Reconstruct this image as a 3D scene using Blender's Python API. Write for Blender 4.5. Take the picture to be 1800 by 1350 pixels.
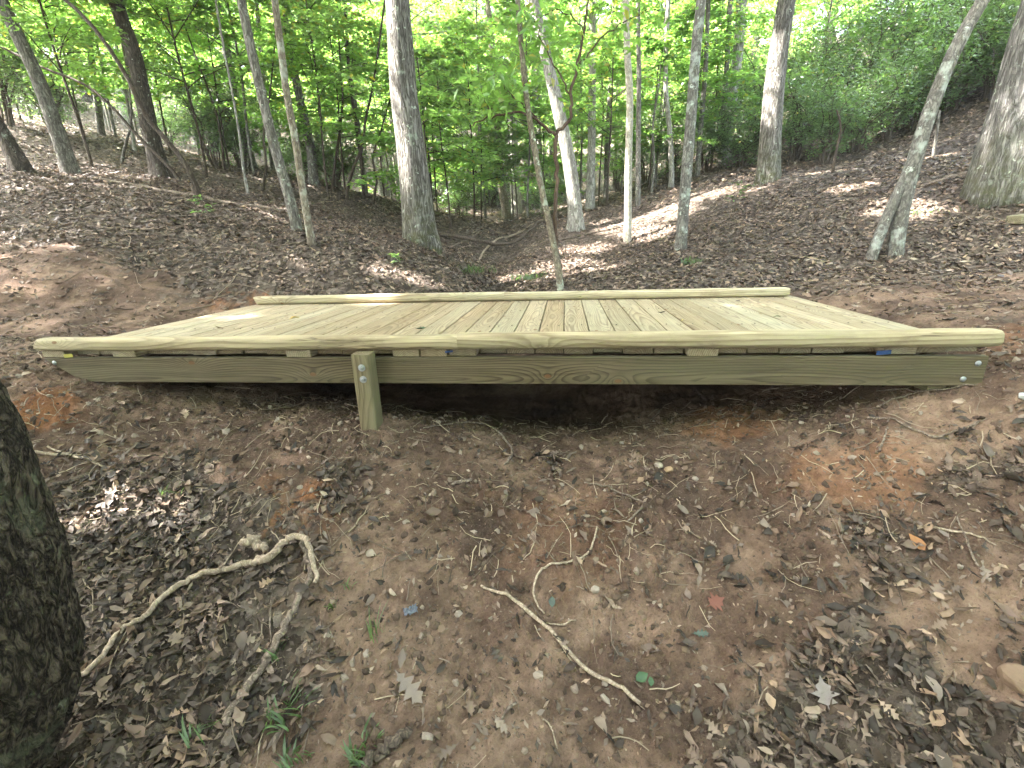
# Wooden footbridge over a dry gully in a summer wood.  Units: metres; deck top is z = 0.
import bpy, math, random
import numpy as np
from mathutils import Matrix, Vector

scene = bpy.context.scene
for o in list(bpy.data.objects):
    bpy.data.objects.remove(o)
COL = scene.collection

# ------------------------------------------------------------------ camera
cam_data = bpy.data.cameras.new('camera')
cam = bpy.data.objects.new('camera', cam_data)
COL.objects.link(cam)
cam_data.sensor_width = 36.0
cam_data.lens = 807.6 / 1800.0 * 36.0
cam_data.clip_start = 0.05
cam_data.clip_end = 400.0
CAM = np.array([2.891, -2.181, 0.513])
_yaw, _pitch, _roll = 0.118, 0.3046, -0.031
_fwd = np.array([-math.sin(_yaw) * math.cos(_pitch), math.cos(_yaw) * math.cos(_pitch), -math.sin(_pitch)])
_rt = np.array([math.cos(_yaw), math.sin(_yaw), 0.0])
_up = np.cross(_rt, _fwd)
_r2 = math.cos(_roll) * _rt + math.sin(_roll) * _up
_u2 = -math.sin(_roll) * _rt + math.cos(_roll) * _up
cam.matrix_world = Matrix(((_r2[0], _u2[0], -_fwd[0], CAM[0]), (_r2[1], _u2[1], -_fwd[1], CAM[1]),
                           (_r2[2], _u2[2], -_fwd[2], CAM[2]), (0, 0, 0, 1)))
scene.camera = cam

# ------------------------------------------------------------------ sky and sun
SUN_DIR = np.array([-0.60, -0.10, 0.79])          # from the ground towards the sun
SUN_DIR = SUN_DIR / np.linalg.norm(SUN_DIR)
world = bpy.data.worlds.new('World')
scene.world = world
world.use_nodes = True
wn, wl = world.node_tree.nodes, world.node_tree.links
wn.clear()
sky = wn.new('ShaderNodeTexSky')
sky.sky_type = 'NISHITA'
sky.sun_disc = False
sky.sun_elevation = math.asin(SUN_DIR[2])
sky.sun_rotation = math.atan2(SUN_DIR[0], SUN_DIR[1])
sky.air_density = 1.0
sky.dust_density = 4.0
sky.ozone_density = 0.6
hs = wn.new('ShaderNodeHueSaturation')
hs.inputs['Saturation'].default_value = 0.64
bg = wn.new('ShaderNodeBackground')
bg.inputs['Strength'].default_value = 0.15
wo = wn.new('ShaderNodeOutputWorld')
wl.new(sky.outputs[0], hs.inputs['Color'])
wl.new(hs.outputs[0], bg.inputs['Color'])
wl.new(bg.outputs[0], wo.inputs['Surface'])
sun_data = bpy.data.lights.new('sun', 'SUN')
sun_data.energy = 4.4
sun_data.angle = math.radians(0.55)
sun_data.color = (1.0, 0.96, 0.90)
sun = bpy.data.objects.new('sun', sun_data)
sun.location = (-12, -2, 20)
sun.rotation_euler = Vector(-SUN_DIR).to_track_quat('-Z', 'Y').to_euler()
COL.objects.link(sun)

scene.view_settings.view_transform = 'Standard'
scene.view_settings.look = 'None'
scene.view_settings.gamma = 1.0
scene.view_settings.use_curve_mapping = False
scene.view_settings.exposure = 4.42
cy_ = scene.cycles
cy_.max_bounces = 8
cy_.diffuse_bounces = 4
cy_.glossy_bounces = 2
cy_.transmission_bounces = 6
cy_.transparent_max_bounces = 4
cy_.caustics_reflective = False
cy_.caustics_refractive = False
cy_.use_denoising = True
cy_.sample_clamp_indirect = 6.0

rng = np.random.default_rng(11)
random.seed(11)

# ------------------------------------------------------------------ data (surveyed and added positions, metres)
TERRAIN = [(-1.5, 1, 0.03), (-3.2, 0.9, 0.15), (-0.3, 0.5, -0.03), (-0.3, 1.9, 0), (5, 0.5, -0.03), (5.2, 1.8, 0.02), (6.5, 1.2, 0.08), (8.5, 1.4, 0.22), (0.35, 0.02, -0.21), (0.8, 0.05, -0.32), (1.55, -0.06, -0.385), (1.92, -0.08, -0.405), (2.2, -0.05, -0.45), (2.5, 0, -0.52), (3.2, 0, -0.55), (4, 0.02, -0.4), (4.6, 0, -0.21), (0.4, 1, -0.28), (1.5, 1, -0.5), (2.8, 1, -0.62), (4.3, 1, -0.33), (0.5, 2, -0.06), (1.5, 2, -0.16), (2.4, 2.1, -0.45), (3.4, 2, -0.18), (4.4, 2, -0.04), (-0.1, -0.1, -0.1), (4.95, -0.1, -0.12), (2.9, -0.6, -0.72), (2.9, -1.2, -0.98), (2.9, -2.2, -1.2), (2.9, -3.5, -1.5), (2.9, -6, -2), (1.3, -0.6, -0.58), (1.3, -1.2, -0.83), (0, -0.8, -0.42), (-1.2, -0.6, -0.12), (-3, -0.6, 0.15), (1.2, -2.4, -1), (-1, -2, -0.5), (4.4, -0.6, -0.5), (4.4, -1.2, -0.78), (5.6, -0.7, -0.28), (7, -0.6, 0.02), (4.6, -2.4, -1), (6.5, -2, -0.4), (-5, -3, 0.3), (11, -3, 0.5), (-5.137, 5.171, 1.736), (-5.377, 4.615, 1.735), (-4.948, 6.827, 1.895), (-2.249, 4.28, 1.173), (-0.575, 3.804, 0.709), (0.041, 2.968, 0.506), (1.028, 3.923, 0.484), (-3.103, 9.167, 1.926), (-5.955, 11.199, 2.742), (-1.593, 2.131, 0.473), (-1.926, 1.645, 0.399), (-0.823, 2.284, 0.336), (0.575, 2.531, 0.26), (1.842, 3.866, -0), (1.536, 7.098, 0.321), (0.906, 13.605, 1.105), (-0.141, 23.272, 2.023), (2.848, 2.93, 0.001), (3.98, 6.362, 0.416), (4.437, 4.482, 0.307), (3.085, 7.395, 0.678), (3.655, 12.948, 1.335), (6.626, 7.527, 1.437), (7.368, 12.726, 2.576), (6.214, 3.197, 0.25), (7.703, 3.995, 0.88), (5.426, 2.742, 0.109), (6.549, 2.562, 0.122), (4.445, 3.048, 0.109), (8.063, 8.281, 1.614), (10.562, 10.959, 2.468), (12.452, 11.494, 3.45), (8.579, 18.491, 3.661), (-21.291, 20.073, 6.508), (-17.58, 22.517, 6.169), (-11.808, 20.491, 4.278), (-7.742, 20.565, 2.988), (-4.277, 22.982, 2.656), (3.105, 23.77, 2.38), (7.144, 22.313, 2.935), (-21.556, 17.968, 6.626), (-60, 70, 26), (60, 70, 26), (2, 70, 22), (2, 45, 9.5), (-25, 45, 15), (28, 45, 15), (-40, 20, 12), (45, 20, 17), (-60, -20, 5), (60, -20, 6), (2, -25, -5), (-20, 5, 6), (25, 5, 8)]
CLAY = [(1.696, -0.626, 0.26, 1.0), (0.216, -0.243, 0.22, 0.8), (4.1, -0.31, 0.3, 0.45), (-0.203, 2.026, 0.4, 0.7), (3.73, 0.192, 0.25, 0.55), (5.3, 0.2, 0.45, 0.4), (2.9, -0.45, 0.35, 0.18)]
GAPS = [([3.26, 6.202, 0.296], 0.5), ([4.024, 7.042, 0.662], 0.55), ([4.854, 7.159, 0.888], 0.5), ([5.678, 7.676, 1.242], 0.45), ([2.959, 5.249, 0.115], 0.5), ([-3.976, 4.943, 1.511], 0.45), ([-1.469, 4.764, 1.035], 0.5), ([7.014, 5.461, 1.078], 0.4), ([7.009, 3.997, 0.694], 0.3), ([1.038, -0.555, -0.532], 0.2), ([1.245, 2.698, 0.145], 0.3), ([2.377, 4.699, 0.037], 0.5), ([4.25, 1.3, 0], 0.21), ([3.8, 1.05, 0], 0.12), ([1.2, 1.85, 0.05], 0.24), ([0.5, 1.2, 0], 0.12), ([0.8, 4.0, 2.6], 0.5), ([0.8, 4.0, 3.5], 0.5), ([0.8, 4.0, 1.6], 0.3), ([3.0, 7.2, 1.9], 0.45), ([3.9, 6.3, 1.2], 0.45), ([6.4, 7.2, 3.0], 0.5), ([8.5, 7.0, 2.2], 0.5), ([6.9, 4.2, 0.7], 0.4), ([0.9, -0.9, -0.7], 0.28), ([0.55, -1.05, -0.6], 0.2), ([1.5, -0.75, -0.65], 0.1), ([-1.2, 4.4, 1.0], 0.4)]  # spots where sun is let through the crowns, with opening radius
TRUNKS = [
    ('t01', 'dark', 13, (-5.296, 4.599), [(0.0, 0.0, 0.0), (-0.061, -0.007, 0.314), (-0.136, -0.016, 0.575)], 0.1167, 0.0928),
    ('t02', 'grey', 14, (-5.191, 5.252), [(0.0, 0.0, 0.0), (-0.041, -0.005, 0.76), (-0.111, -0.013, 1.485), (-0.209, -0.025, 1.958), (-0.276, -0.033, 2.32)], 0.1126, 0.0809),
    ('t03', 'dark', 15, (-4.843, 6.699), [(0.0, 0.0, 0.0), (-0.024, -0.003, 0.614), (0.011, 0.001, 1.459), (0.014, 0.002, 2.041), (-0.061, -0.007, 2.6), (-0.079, -0.009, 2.851)], 0.1484, 0.1093),
    ('t04', 'darkthin', 7, (-2.245, 4.296), [(0.0, 0.0, 0.0), (-0.031, -0.004, 0.275), (-0.238, -0.028, 0.712), (-0.454, -0.054, 1.009), (-0.591, -0.07, 1.481), (-0.717, -0.085, 1.793), (-0.966, -0.115, 2.203), (-1.152, -0.137, 2.388)], 0.0363, 0.0215),
    ('t05', 'darkthin', 4.5, (-4.131, 6.283), [(0.0, 0.0, 0.0), (-0.212, -0.025, 0.312), (-0.597, -0.071, 0.787), (-0.883, -0.105, 1.199), (-1.186, -0.141, 1.514), (-1.911, -0.226, 1.85)], 0.0314, 0.0196),
    ('t06', 'grey', 15, (-5.545, 10.645), [(0.0, 0.0, 0.0), (-0.053, -0.006, 0.721), (-0.102, -0.012, 1.431), (-0.116, -0.014, 2.543), (-0.096, -0.011, 3.745)], 0.1158, 0.0913),
    ('t07', 'grey', 13, (-0.487, 3.659), [(0.0, 0.0, 0.0), (-0.059, -0.007, 0.525), (-0.117, -0.014, 0.973), (-0.167, -0.02, 1.536), (-0.206, -0.024, 2.104), (-0.216, -0.026, 2.464)], 0.0653, 0.0476),
    ('t08', 'mottle', 12, (0.045, 2.988), [(0.0, 0.0, 0.0), (-0.012, -0.001, 0.552), (-0.007, -0.001, 1.058), (-0.023, -0.003, 1.484), (-0.012, -0.001, 1.838), (0.001, 0.0, 2.317)], 0.042, 0.0336),
    ('t09', 'grey', 14, (-3.105, 9.226), [(0.0, 0.0, 0.0), (0.043, 0.005, 0.692), (-0.013, -0.002, 1.49), (-0.073, -0.009, 2.287), (-0.105, -0.012, 3.049), (-0.13, -0.015, 3.675)], 0.1095, 0.0739),
    ('t10', 'grey', 14, (-6.358, 25.236), [(0.0, 0.0, 0.0), (0.006, 0.001, 2.525), (-0.149, -0.018, 4.538), (-0.336, -0.04, 6.382), (-0.342, -0.041, 8.87)], 0.1778, 0.1307),
    ('t11', 'big', 18, (0.967, 4.153), [(0.0, 0.0, 0.0), (-0.014, -0.002, 0.348), (-0.023, -0.003, 0.903), (-0.04, -0.005, 1.332), (-0.062, -0.007, 1.762), (-0.057, -0.007, 2.226), (-0.044, -0.005, 2.739)], 0.2118, 0.1404),
    ('t13', 'pale', 17, (0.989, 17.169), [(0.0, 0.0, 0.0), (-0.055, -0.007, 2.016), (-0.075, -0.009, 3.566), (-0.103, -0.012, 5.391), (-0.11, -0.013, 7.103)], 0.2036, 0.1399),
    ('t14', 'mottle', 16, (0.804, 15.433), [(0.0, 0.0, 0.0), (-0.13, -0.015, 0.96), (-0.238, -0.028, 3.355), (-0.303, -0.036, 5.021), (-0.366, -0.043, 6.126)], 0.155, 0.092),
    ('t15', 'sapling', 7, (2.854, 2.918), [(0.0, 0.0, 0.0), (-0.084, -0.01, 0.509), (-0.193, -0.023, 0.995), (-0.262, -0.031, 1.38), (-0.313, -0.037, 1.682), (-0.351, -0.042, 1.972), (-0.372, -0.044, 2.237), (-0.4, -0.047, 2.606)], 0.0371, 0.0234),
    ('t17', 'pale', 17, (3.106, 7.386), [(0.0, 0.0, 0.0), (-0.051, -0.006, 0.642), (-0.142, -0.017, 1.209), (-0.25, -0.03, 1.718), (-0.323, -0.038, 1.999), (-0.435, -0.052, 2.454), (-0.554, -0.066, 2.895), (-0.771, -0.091, 3.736)], 0.1391, 0.0877),
    ('t18', 'pale', 16, (3.522, 10.301), [(0.0, 0.0, 0.0), (0.008, 0.001, 0.917), (0.004, 0.0, 1.755), (-0.013, -0.002, 3.087), (-0.055, -0.007, 4.401)], 0.1074, 0.0761),
    ('t19', 'cream', 13, (3.979, 6.357), [(0.0, 0.0, 0.0), (-0.022, -0.003, 0.692), (-0.046, -0.005, 1.417), (-0.066, -0.008, 2.238), (-0.126, -0.015, 2.76), (-0.185, -0.022, 3.499)], 0.0644, 0.0473),
    ('t20', 'grey', 13, (4.424, 8.438), [(0.0, 0.0, 0.0), (-0.052, -0.006, 1.213), (-0.094, -0.011, 2.222), (-0.178, -0.021, 3.618)], 0.0541, 0.0374),
    ('t21', 'lichen', 12, (4.434, 4.436), [(0.0, 0.0, 0.0), (-0.0, -0.0, 0.646), (0.004, 0.0, 1.201), (0.001, 0.0, 2.034), (0.004, 0.0, 2.458), (0.019, 0.002, 2.792)], 0.0724, 0.056),
    ('t22', 'pale', 17, (7.323, 12.564), [(0.0, 0.0, 0.0), (0.021, 0.003, 0.808), (0.083, 0.01, 2.024), (0.082, 0.01, 2.923), (0.052, 0.006, 3.664)], 0.1354, 0.1239),
    ('t23', 'grey', 14, (7.178, 12.308), [(0.0, 0.0, 0.0), (-0.061, -0.007, 1.14), (-0.1, -0.012, 2.323), (-0.164, -0.019, 3.679)], 0.0706, 0.0573),
    ('t24', 'big', 17, (6.559, 7.344), [(0.0, 0.0, 0.0), (-0.029, -0.003, 0.358), (-0.079, -0.009, 1.082), (-0.102, -0.012, 1.934), (-0.084, -0.01, 2.339), (-0.068, -0.008, 2.731)], 0.1861, 0.1352),
    ('t25', 'lichen', 9, (6.271, 3.136), [(0.0, 0.0, 0.0), (-0.021, -0.002, 0.381), (-0.008, -0.001, 0.749), (0.015, 0.002, 1.05), (0.059, 0.007, 1.386), (0.112, 0.013, 1.639), (0.189, 0.022, 1.904), (0.308, 0.036, 2.18)], 0.0704, 0.0531),
    ('t26', 'big', 18, (7.754, 3.884), [(0.0, 0.0, 0.0), (-0.005, -0.001, 0.333), (-0.004, -0.001, 0.718), (-0.01, -0.001, 1.085), (-0.02, -0.002, 1.486), (-0.01, -0.001, 1.772)], 0.3409, 0.2601),
    ('t27', 'darkthin', 9, (-1.906, 9.243), [(0.0, 0.0, 0.0), (0.04, 0.005, 0.748), (0.027, 0.003, 1.467), (-0.004, -0.0, 2.215), (0.019, 0.002, 3.039), (0.098, 0.012, 3.975)], 0.0411, 0.0305),
    ('t28', 'darkthin', 6, (-1.944, 8.382), [(0.0, 0.0, 0.0), (0.206, 0.024, 0.599), (0.492, 0.058, 1.098), (0.595, 0.071, 1.532), (0.737, 0.087, 1.902)], 0.0381, 0.024),
    ('t29', 'pale', 15, (5.505, 10.46), [(0.0, 0.0, 0.0), (-0.111, -0.013, 1.138), (-0.295, -0.035, 2.211), (-0.34, -0.04, 3.22), (-0.348, -0.041, 3.861)], 0.0632, 0.0442),
    ('t30', 'pale', 5, (-7.355, 8.969), [(0.0, 0.0, 0.0), (0.036, 0.004, 0.329), (0.069, 0.008, 0.687), (0.103, 0.012, 1.097)], 0.0409, 0.0265),
    ('t31', 'pale', 4, (-2.539, 5.826), [(0.0, 0.0, 0.0), (-0.004, -0.001, 0.316), (0.003, 0.0, 0.493), (0.024, 0.003, 0.737)], 0.0246, 0.0191),
    ('t32', 'grey', 13, (-9.249, 22.3), [(0.0, 0.0, 0.0), (-0.119, -0.014, 2.048), (-0.223, -0.026, 4.041), (-0.247, -0.029, 6.388), (-0.183, -0.022, 7.725)], 0.1169, 0.0791),
    ('t33', 'grey', 0.9, (9.139, 7.206), [(0.0, 0.0, 0.0), (-0.03, -0.004, 0.434), (-0.065, -0.008, 0.731)], 0.0243, 0.0189),
    ('t34', 'darkthin', 1.2, (7.409, 6.889), [(0.0, 0.0, 0.0), (0.004, 0.0, 0.35), (0.017, 0.002, 0.69), (-0.103, -0.012, 0.943)], 0.0242, 0.014),
    ('t35', 'grey', 14, (-6.131, 21.434), [(0.0, 0.0, 0.0), (-0.131, -0.016, 2.408), (-0.239, -0.028, 4.782), (-0.242, -0.029, 6.789), (-0.277, -0.033, 8.066)], 0.1266, 0.088),
    ('t36', 'grey', 15, (2.053, 17.145), [(0.0, 0.0, 0.0), (-0.091, -0.011, 1.877), (-0.174, -0.021, 3.788), (-0.167, -0.02, 5.921)], 0.1008, 0.0707),
    ('t37', 'grey', 16, (-2.63, 21.626), [(0.0, 0.0, 0.0), (0.03, 0.004, 2.418), (0.047, 0.006, 5.26), (-0.137, -0.016, 7.895), (-0.163, -0.019, 8.523)], 0.1265, 0.0873),
    ('t38', 'grey', 16, (4.208, 13.972), [(0.0, 0.0, 0.0), (-0.005, -0.001, 1.843), (0.053, 0.006, 3.67), (0.075, 0.009, 5.362)], 0.0826, 0.0654),
    ('t39', 'grey', 15, (-2.287, 23.505), [(0.0, 0.0, 0.0), (0.031, 0.004, 2.986), (0.146, 0.017, 6.241), (0.264, 0.031, 9.014)], 0.1056, 0.0805),
    ('t40', 'grey', 15, (6.239, 11.027), [(0.0, 0.0, 0.0), (-0.01, -0.001, 1.19), (-0.015, -0.002, 2.404), (-0.08, -0.009, 3.764)], 0.0653, 0.0459),
    ('t41', 'grey', 15, (-9.322, 10.183), [(0.0, 0.0, 0.0), (0.117, 0.014, 0.794), (0.246, 0.029, 1.806), (0.468, 0.055, 3.0)], 0.0831, 0.063),
    ('t42', 'grey', 15, (-15.482, 21.537), [(0.0, 0.0, 0.0), (0.243, 0.029, 1.629), (0.478, 0.057, 3.543), (0.809, 0.096, 6.02)], 0.1426, 0.1052),
    ('t50', 'darkthin', 3.2, (-4.857, 8.555), [(0.0, 0.0, 0.0), (0.062, 0.007, 0.585), (0.06, 0.007, 1.264), (-0.088, -0.01, 2.026)], 0.0326, 0.0184),
    ('t51', 'darkthin', 3.0, (-3.032, 7.028), [(0.0, 0.0, 0.0), (0.153, 0.018, 0.457), (0.192, 0.023, 0.951), (0.396, 0.047, 1.52)], 0.0281, 0.016),
    ('t52', 'darkthin', 4.0, (-2.554, 9.016), [(0.0, 0.0, 0.0), (0.119, 0.014, 0.548), (0.316, 0.037, 1.194), (0.496, 0.059, 1.929), (0.537, 0.064, 2.584)], 0.0336, 0.0187),
    ('t53', 'darkthin', 3.6, (-0.901, 11.618), [(0.0, 0.0, 0.0), (0.016, 0.002, 0.785), (0.009, 0.001, 1.658), (-0.062, -0.007, 2.635)], 0.041, 0.0231),
    ('t54', 'darkthin', 3.4, (-1.39, 21.029), [(0.0, 0.0, 0.0), (0.15, 0.018, 1.305), (0.056, 0.007, 2.523), (0.477, 0.057, 4.147)], 0.0683, 0.0387),
    ('t55', 'grey', 4.0, (5.032, 10.457), [(0.0, 0.0, 0.0), (0.03, 0.004, 0.645), (-0.058, -0.007, 1.394), (0.029, 0.003, 2.342)], 0.0354, 0.0199),
    ('t56', 'darkthin', 2.2, (-1.542, 8.829), [(0.0, 0.0, 0.0), (0.148, 0.018, 0.483), (0.115, 0.014, 0.957), (0.34, 0.04, 1.469)], 0.033, 0.019),
    ('t57', 'grey', 2.4, (-5.937, 7.032), [(0.0, 0.0, 0.0), (0.179, 0.021, 0.355), (0.4, 0.047, 0.751), (0.472, 0.056, 1.091)], 0.0285, 0.0165),
    ('t43', 'grey', 15, (-5.002, 10.71), [(0.0, 0.0, 0.0), (0.083, 0.01, 1.101), (0.157, 0.019, 2.273), (0.291, 0.034, 3.85)], 0.0619, 0.0492),
]
TREE_INFO = {
    't01': ('dark leaning trunk cut off by the left edge of the frame', None, (2.9, 2.6, 8.58, 85, 105, 0.17)),
    't02': ('grey leaning tree on the left bank, second trunk from the left edge', None, (2.9, 2.8000000000000003, 9.24, 85, 105, 0.17)),
    't03': ('stout dark trunk on the left bank behind the thin curved sapling', None, (2.9, 3.0, 9.9, 85, 105, 0.17)),
    't04': ('thin dark sapling bowed far over to the left on the left bank', None, (1.1, 0.5, 5.6, 22, 60, 0.11)),
    't05': ('thinnest dark sapling arching left just behind the bowed one', None, (0.9, 0.4, 3.6, 18, 50, 0.11)),
    't06': ('straight grey tree high on the left bank behind evergreen shrub', None, (2.3, 3.0, 10.200000000000001, 42, 60, 0.19)),
    't07': ('slender grey tree leaning left, its foot just above the left log', None, (2.9, 2.6, 8.58, 85, 105, 0.17)),
    't08': ('slim mottled tree with its foot nearest the left end of the bridge', None, (2.9, 2.4000000000000004, 7.92, 85, 105, 0.17)),
    't09': ('grey tree standing directly behind the slim mottled one', None, (2.3, 2.8000000000000003, 9.520000000000001, 42, 60, 0.19)),
    't10': ('grey pole of a tree half hidden left of the biggest trunk', None, (2.3, 2.8000000000000003, 9.520000000000001, 42, 60, 0.19)),
    't11': ('biggest trunk behind the bridge, furrowed bark with sunlit patches and split foot', None, (3.6, 3.0, 12, 120, 120, 0.18)),
    't13': ('pale grey tree at the head of the gully, right of the mottled one', None, (2.3, 3.4000000000000004, 11.56, 42, 60, 0.19)),
    't14': ('mottled slim tree at the head of the gully', None, (2.3, 3.2, 10.88, 42, 60, 0.19)),
    't15': ('pale thin sapling rooted in the gully just behind the bridge', None, (1.5, 1.1, 5.6, 40, 70, 0.12)),
    't17': ('stout pale tree curving left, its foot on the right gully edge', None, (2.9, 3.4000000000000004, 11.22, 85, 105, 0.17)),
    't18': ('straight pale trunk right of the curving pale tree', None, (2.3, 3.2, 10.88, 42, 60, 0.19)),
    't19': ('slim cream coloured tree with smooth bark standing in the sun', None, (2.9, 2.6, 8.58, 85, 105, 0.17)),
    't20': ('thin grey pole just right of the cream coloured tree', None, (2.3, 2.6, 8.84, 42, 60, 0.19)),
    't21': ('straight grey lichen-spotted tree right of the cream one', None, (2.9, 2.4000000000000004, 7.92, 85, 105, 0.17)),
    't22': ('tall pale trunk rising behind the shrubs on the right slope', None, (2.3, 3.4000000000000004, 11.56, 42, 60, 0.19)),
    't23': ('thin grey trunk next to the tall pale one behind shrubs', None, (2.3, 2.8000000000000003, 9.520000000000001, 42, 60, 0.19)),
    't24': ('thick grey tree on the right slope partly wrapped in shrub leaves', None, (3.6, 3.0, 12, 120, 120, 0.18)),
    't25': ('twin-stemmed lichen-covered tree leaning right near the trail', None, (2.2, 1.6, 7.2, 60, 100, 0.15)),
    't26': ('huge oak trunk at the right edge of the frame', None, (4.2, 3.2, 11.5, 150, 120, 0.18)),
    't27': ('thin dark stem left of the biggest trunk, nearly upright', None, (1.2, 1.2, 7.2, 30, 60, 0.12)),
    't28': ('thin dark stem left of the biggest trunk, leaning right', None, (1.2, 1.2, 4.800000000000001, 30, 60, 0.12)),
    't29': ('thin pale tree between the cream tree and the lichen-spotted one', None, (2.3, 3.0, 10.200000000000001, 42, 60, 0.19)),
    't30': ('short pale stem high on the left bank', None, None),
    't31': ('short pale crooked stem on the left bank above the long log', None, None),
    't33': ('short pale snag on the right slope beside the oak', None, None),
    't34': ('short dark crooked stem in the middle of the right slope', None, None),
    't32': ('tall thin grey trunk among others in the wood behind the gully', 'thin grey trunks in the wood', (2.0, 2.6, 8.58, 34, 45, 0.2)),
    't35': ('tall thin grey trunk among others in the wood behind the gully', 'thin grey trunks in the wood', (2.0, 2.8000000000000003, 9.24, 34, 45, 0.2)),
    't36': ('tall thin grey trunk among others in the wood behind the gully', 'thin grey trunks in the wood', (2.0, 3.0, 9.9, 34, 45, 0.2)),
    't37': ('tall thin grey trunk among others in the wood behind the gully', 'thin grey trunks in the wood', (2.0, 3.2, 10.56, 34, 45, 0.2)),
    't38': ('tall thin grey trunk among others in the wood behind the gully', 'thin grey trunks in the wood', (2.0, 3.2, 10.56, 34, 45, 0.2)),
    't39': ('tall thin grey trunk among others in the wood behind the gully', 'thin grey trunks in the wood', (2.0, 3.0, 9.9, 34, 45, 0.2)),
    't40': ('tall thin grey trunk among others in the wood behind the gully', 'thin grey trunks in the wood', (2.0, 3.0, 9.9, 34, 45, 0.2)),
    't41': ('tall thin grey trunk among others in the wood behind the gully', 'thin grey trunks in the wood', (2.0, 3.0, 9.9, 34, 45, 0.2)),
    't42': ('tall thin grey trunk among others in the wood behind the gully', 'thin grey trunks in the wood', (2.0, 3.0, 9.9, 34, 45, 0.2)),
    't43': ('tall thin grey trunk among others in the wood behind the gully', 'thin grey trunks in the wood', (2.0, 3.0, 9.9, 34, 45, 0.2)),
    't50': ('thin bare crooked sapling stem among the trees behind the gully', 'thin bare saplings', None),
    't51': ('thin bare crooked sapling stem among the trees behind the gully', 'thin bare saplings', None),
    't52': ('thin bare crooked sapling stem among the trees behind the gully', 'thin bare saplings', None),
    't53': ('thin bare crooked sapling stem among the trees behind the gully', 'thin bare saplings', None),
    't54': ('thin bare crooked sapling stem among the trees behind the gully', 'thin bare saplings', None),
    't55': ('thin bare crooked sapling stem among the trees behind the gully', 'thin bare saplings', None),
    't56': ('thin bare crooked sapling stem among the trees behind the gully', 'thin bare saplings', None),
    't57': ('thin bare crooked sapling stem among the trees behind the gully', 'thin bare saplings', None),
}
CROOKED = [
    ([[-0.012, -0.001, -0.12], [-0.043, -0.005, 0.266], [-0.067, -0.008, 0.516], [-0.079, -0.009, 0.837], [-0.067, -0.008, 1.16], [-0.072, -0.009, 1.496]], 0.022, 0.019),
    ([[-0.072, -0.009, 1.496], [-0.195, -0.023, 1.59], [-0.316, -0.037, 1.678], [-0.46, -0.054, 1.707], [-0.682, -0.081, 1.688], [-0.891, -0.106, 1.605]], 0.016, 0.006),
    ([[-0.072, -0.009, 1.496], [-0.028, -0.003, 1.561], [0.056, 0.007, 1.613], [0.071, 0.008, 1.829], [0.133, 0.016, 2.098], [0.193, 0.023, 2.371], [0.22, 0.026, 2.591], [0.234, 0.028, 2.931]], 0.017, 0.008),
    ([[-0.195, -0.023, 1.59], [-0.332, -0.039, 1.728], [-0.467, -0.055, 1.829], [-0.557, -0.066, 1.928], [-0.606, -0.072, 2.071]], 0.009, 0.003),
    ([[0.071, 0.008, 1.829], [-0.028, -0.003, 2.008], [-0.136, -0.016, 2.175], [-0.215, -0.025, 2.336], [-0.239, -0.028, 2.515]], 0.009, 0.004),
    ([[0.133, 0.016, 2.098], [0.317, 0.038, 2.277], [0.525, 0.062, 2.407], [0.731, 0.087, 2.49], [0.94, 0.111, 2.507]], 0.009, 0.003),
    ([[0.193, 0.023, 2.371], [0.049, 0.006, 2.508], [-0.082, -0.01, 2.533], [-0.239, -0.028, 2.471], [-0.4, -0.047, 2.341]], 0.007, 0.003),
    ([[-0.682, -0.081, 1.688], [-0.759, -0.09, 1.813], [-0.791, -0.094, 1.934]], 0.005, 0.002),
]
NEAR_TREE = {'base': (1.098, -1.538), 'pts': [[1.098, -1.538, -1.232], [1.366, -1.506, -0.772], [1.543, -1.485, -0.485], [1.596, -1.479, -0.232], [1.615, -1.476, -0.039], [1.622, -1.476, 0.134], [1.611, -1.477, 0.256], [1.605, -1.478, 0.41], [1.611, -1.477, 0.614], [1.606, -1.477, 0.821], [1.612, -1.477, 1.921], [1.646, -1.477, 3.02], [1.707, -1.477, 4.119], [1.79, -1.477, 5.216], [1.893, -1.477, 6.311], [2.015, -1.477, 7.404]], 'rad': [0.15, 0.135, 0.142, 0.14, 0.138, 0.136, 0.135, 0.13, 0.125, 0.12, 0.115, 0.10300000000000001, 0.091, 0.079, 0.067, 0.05500000000000001]}
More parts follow.
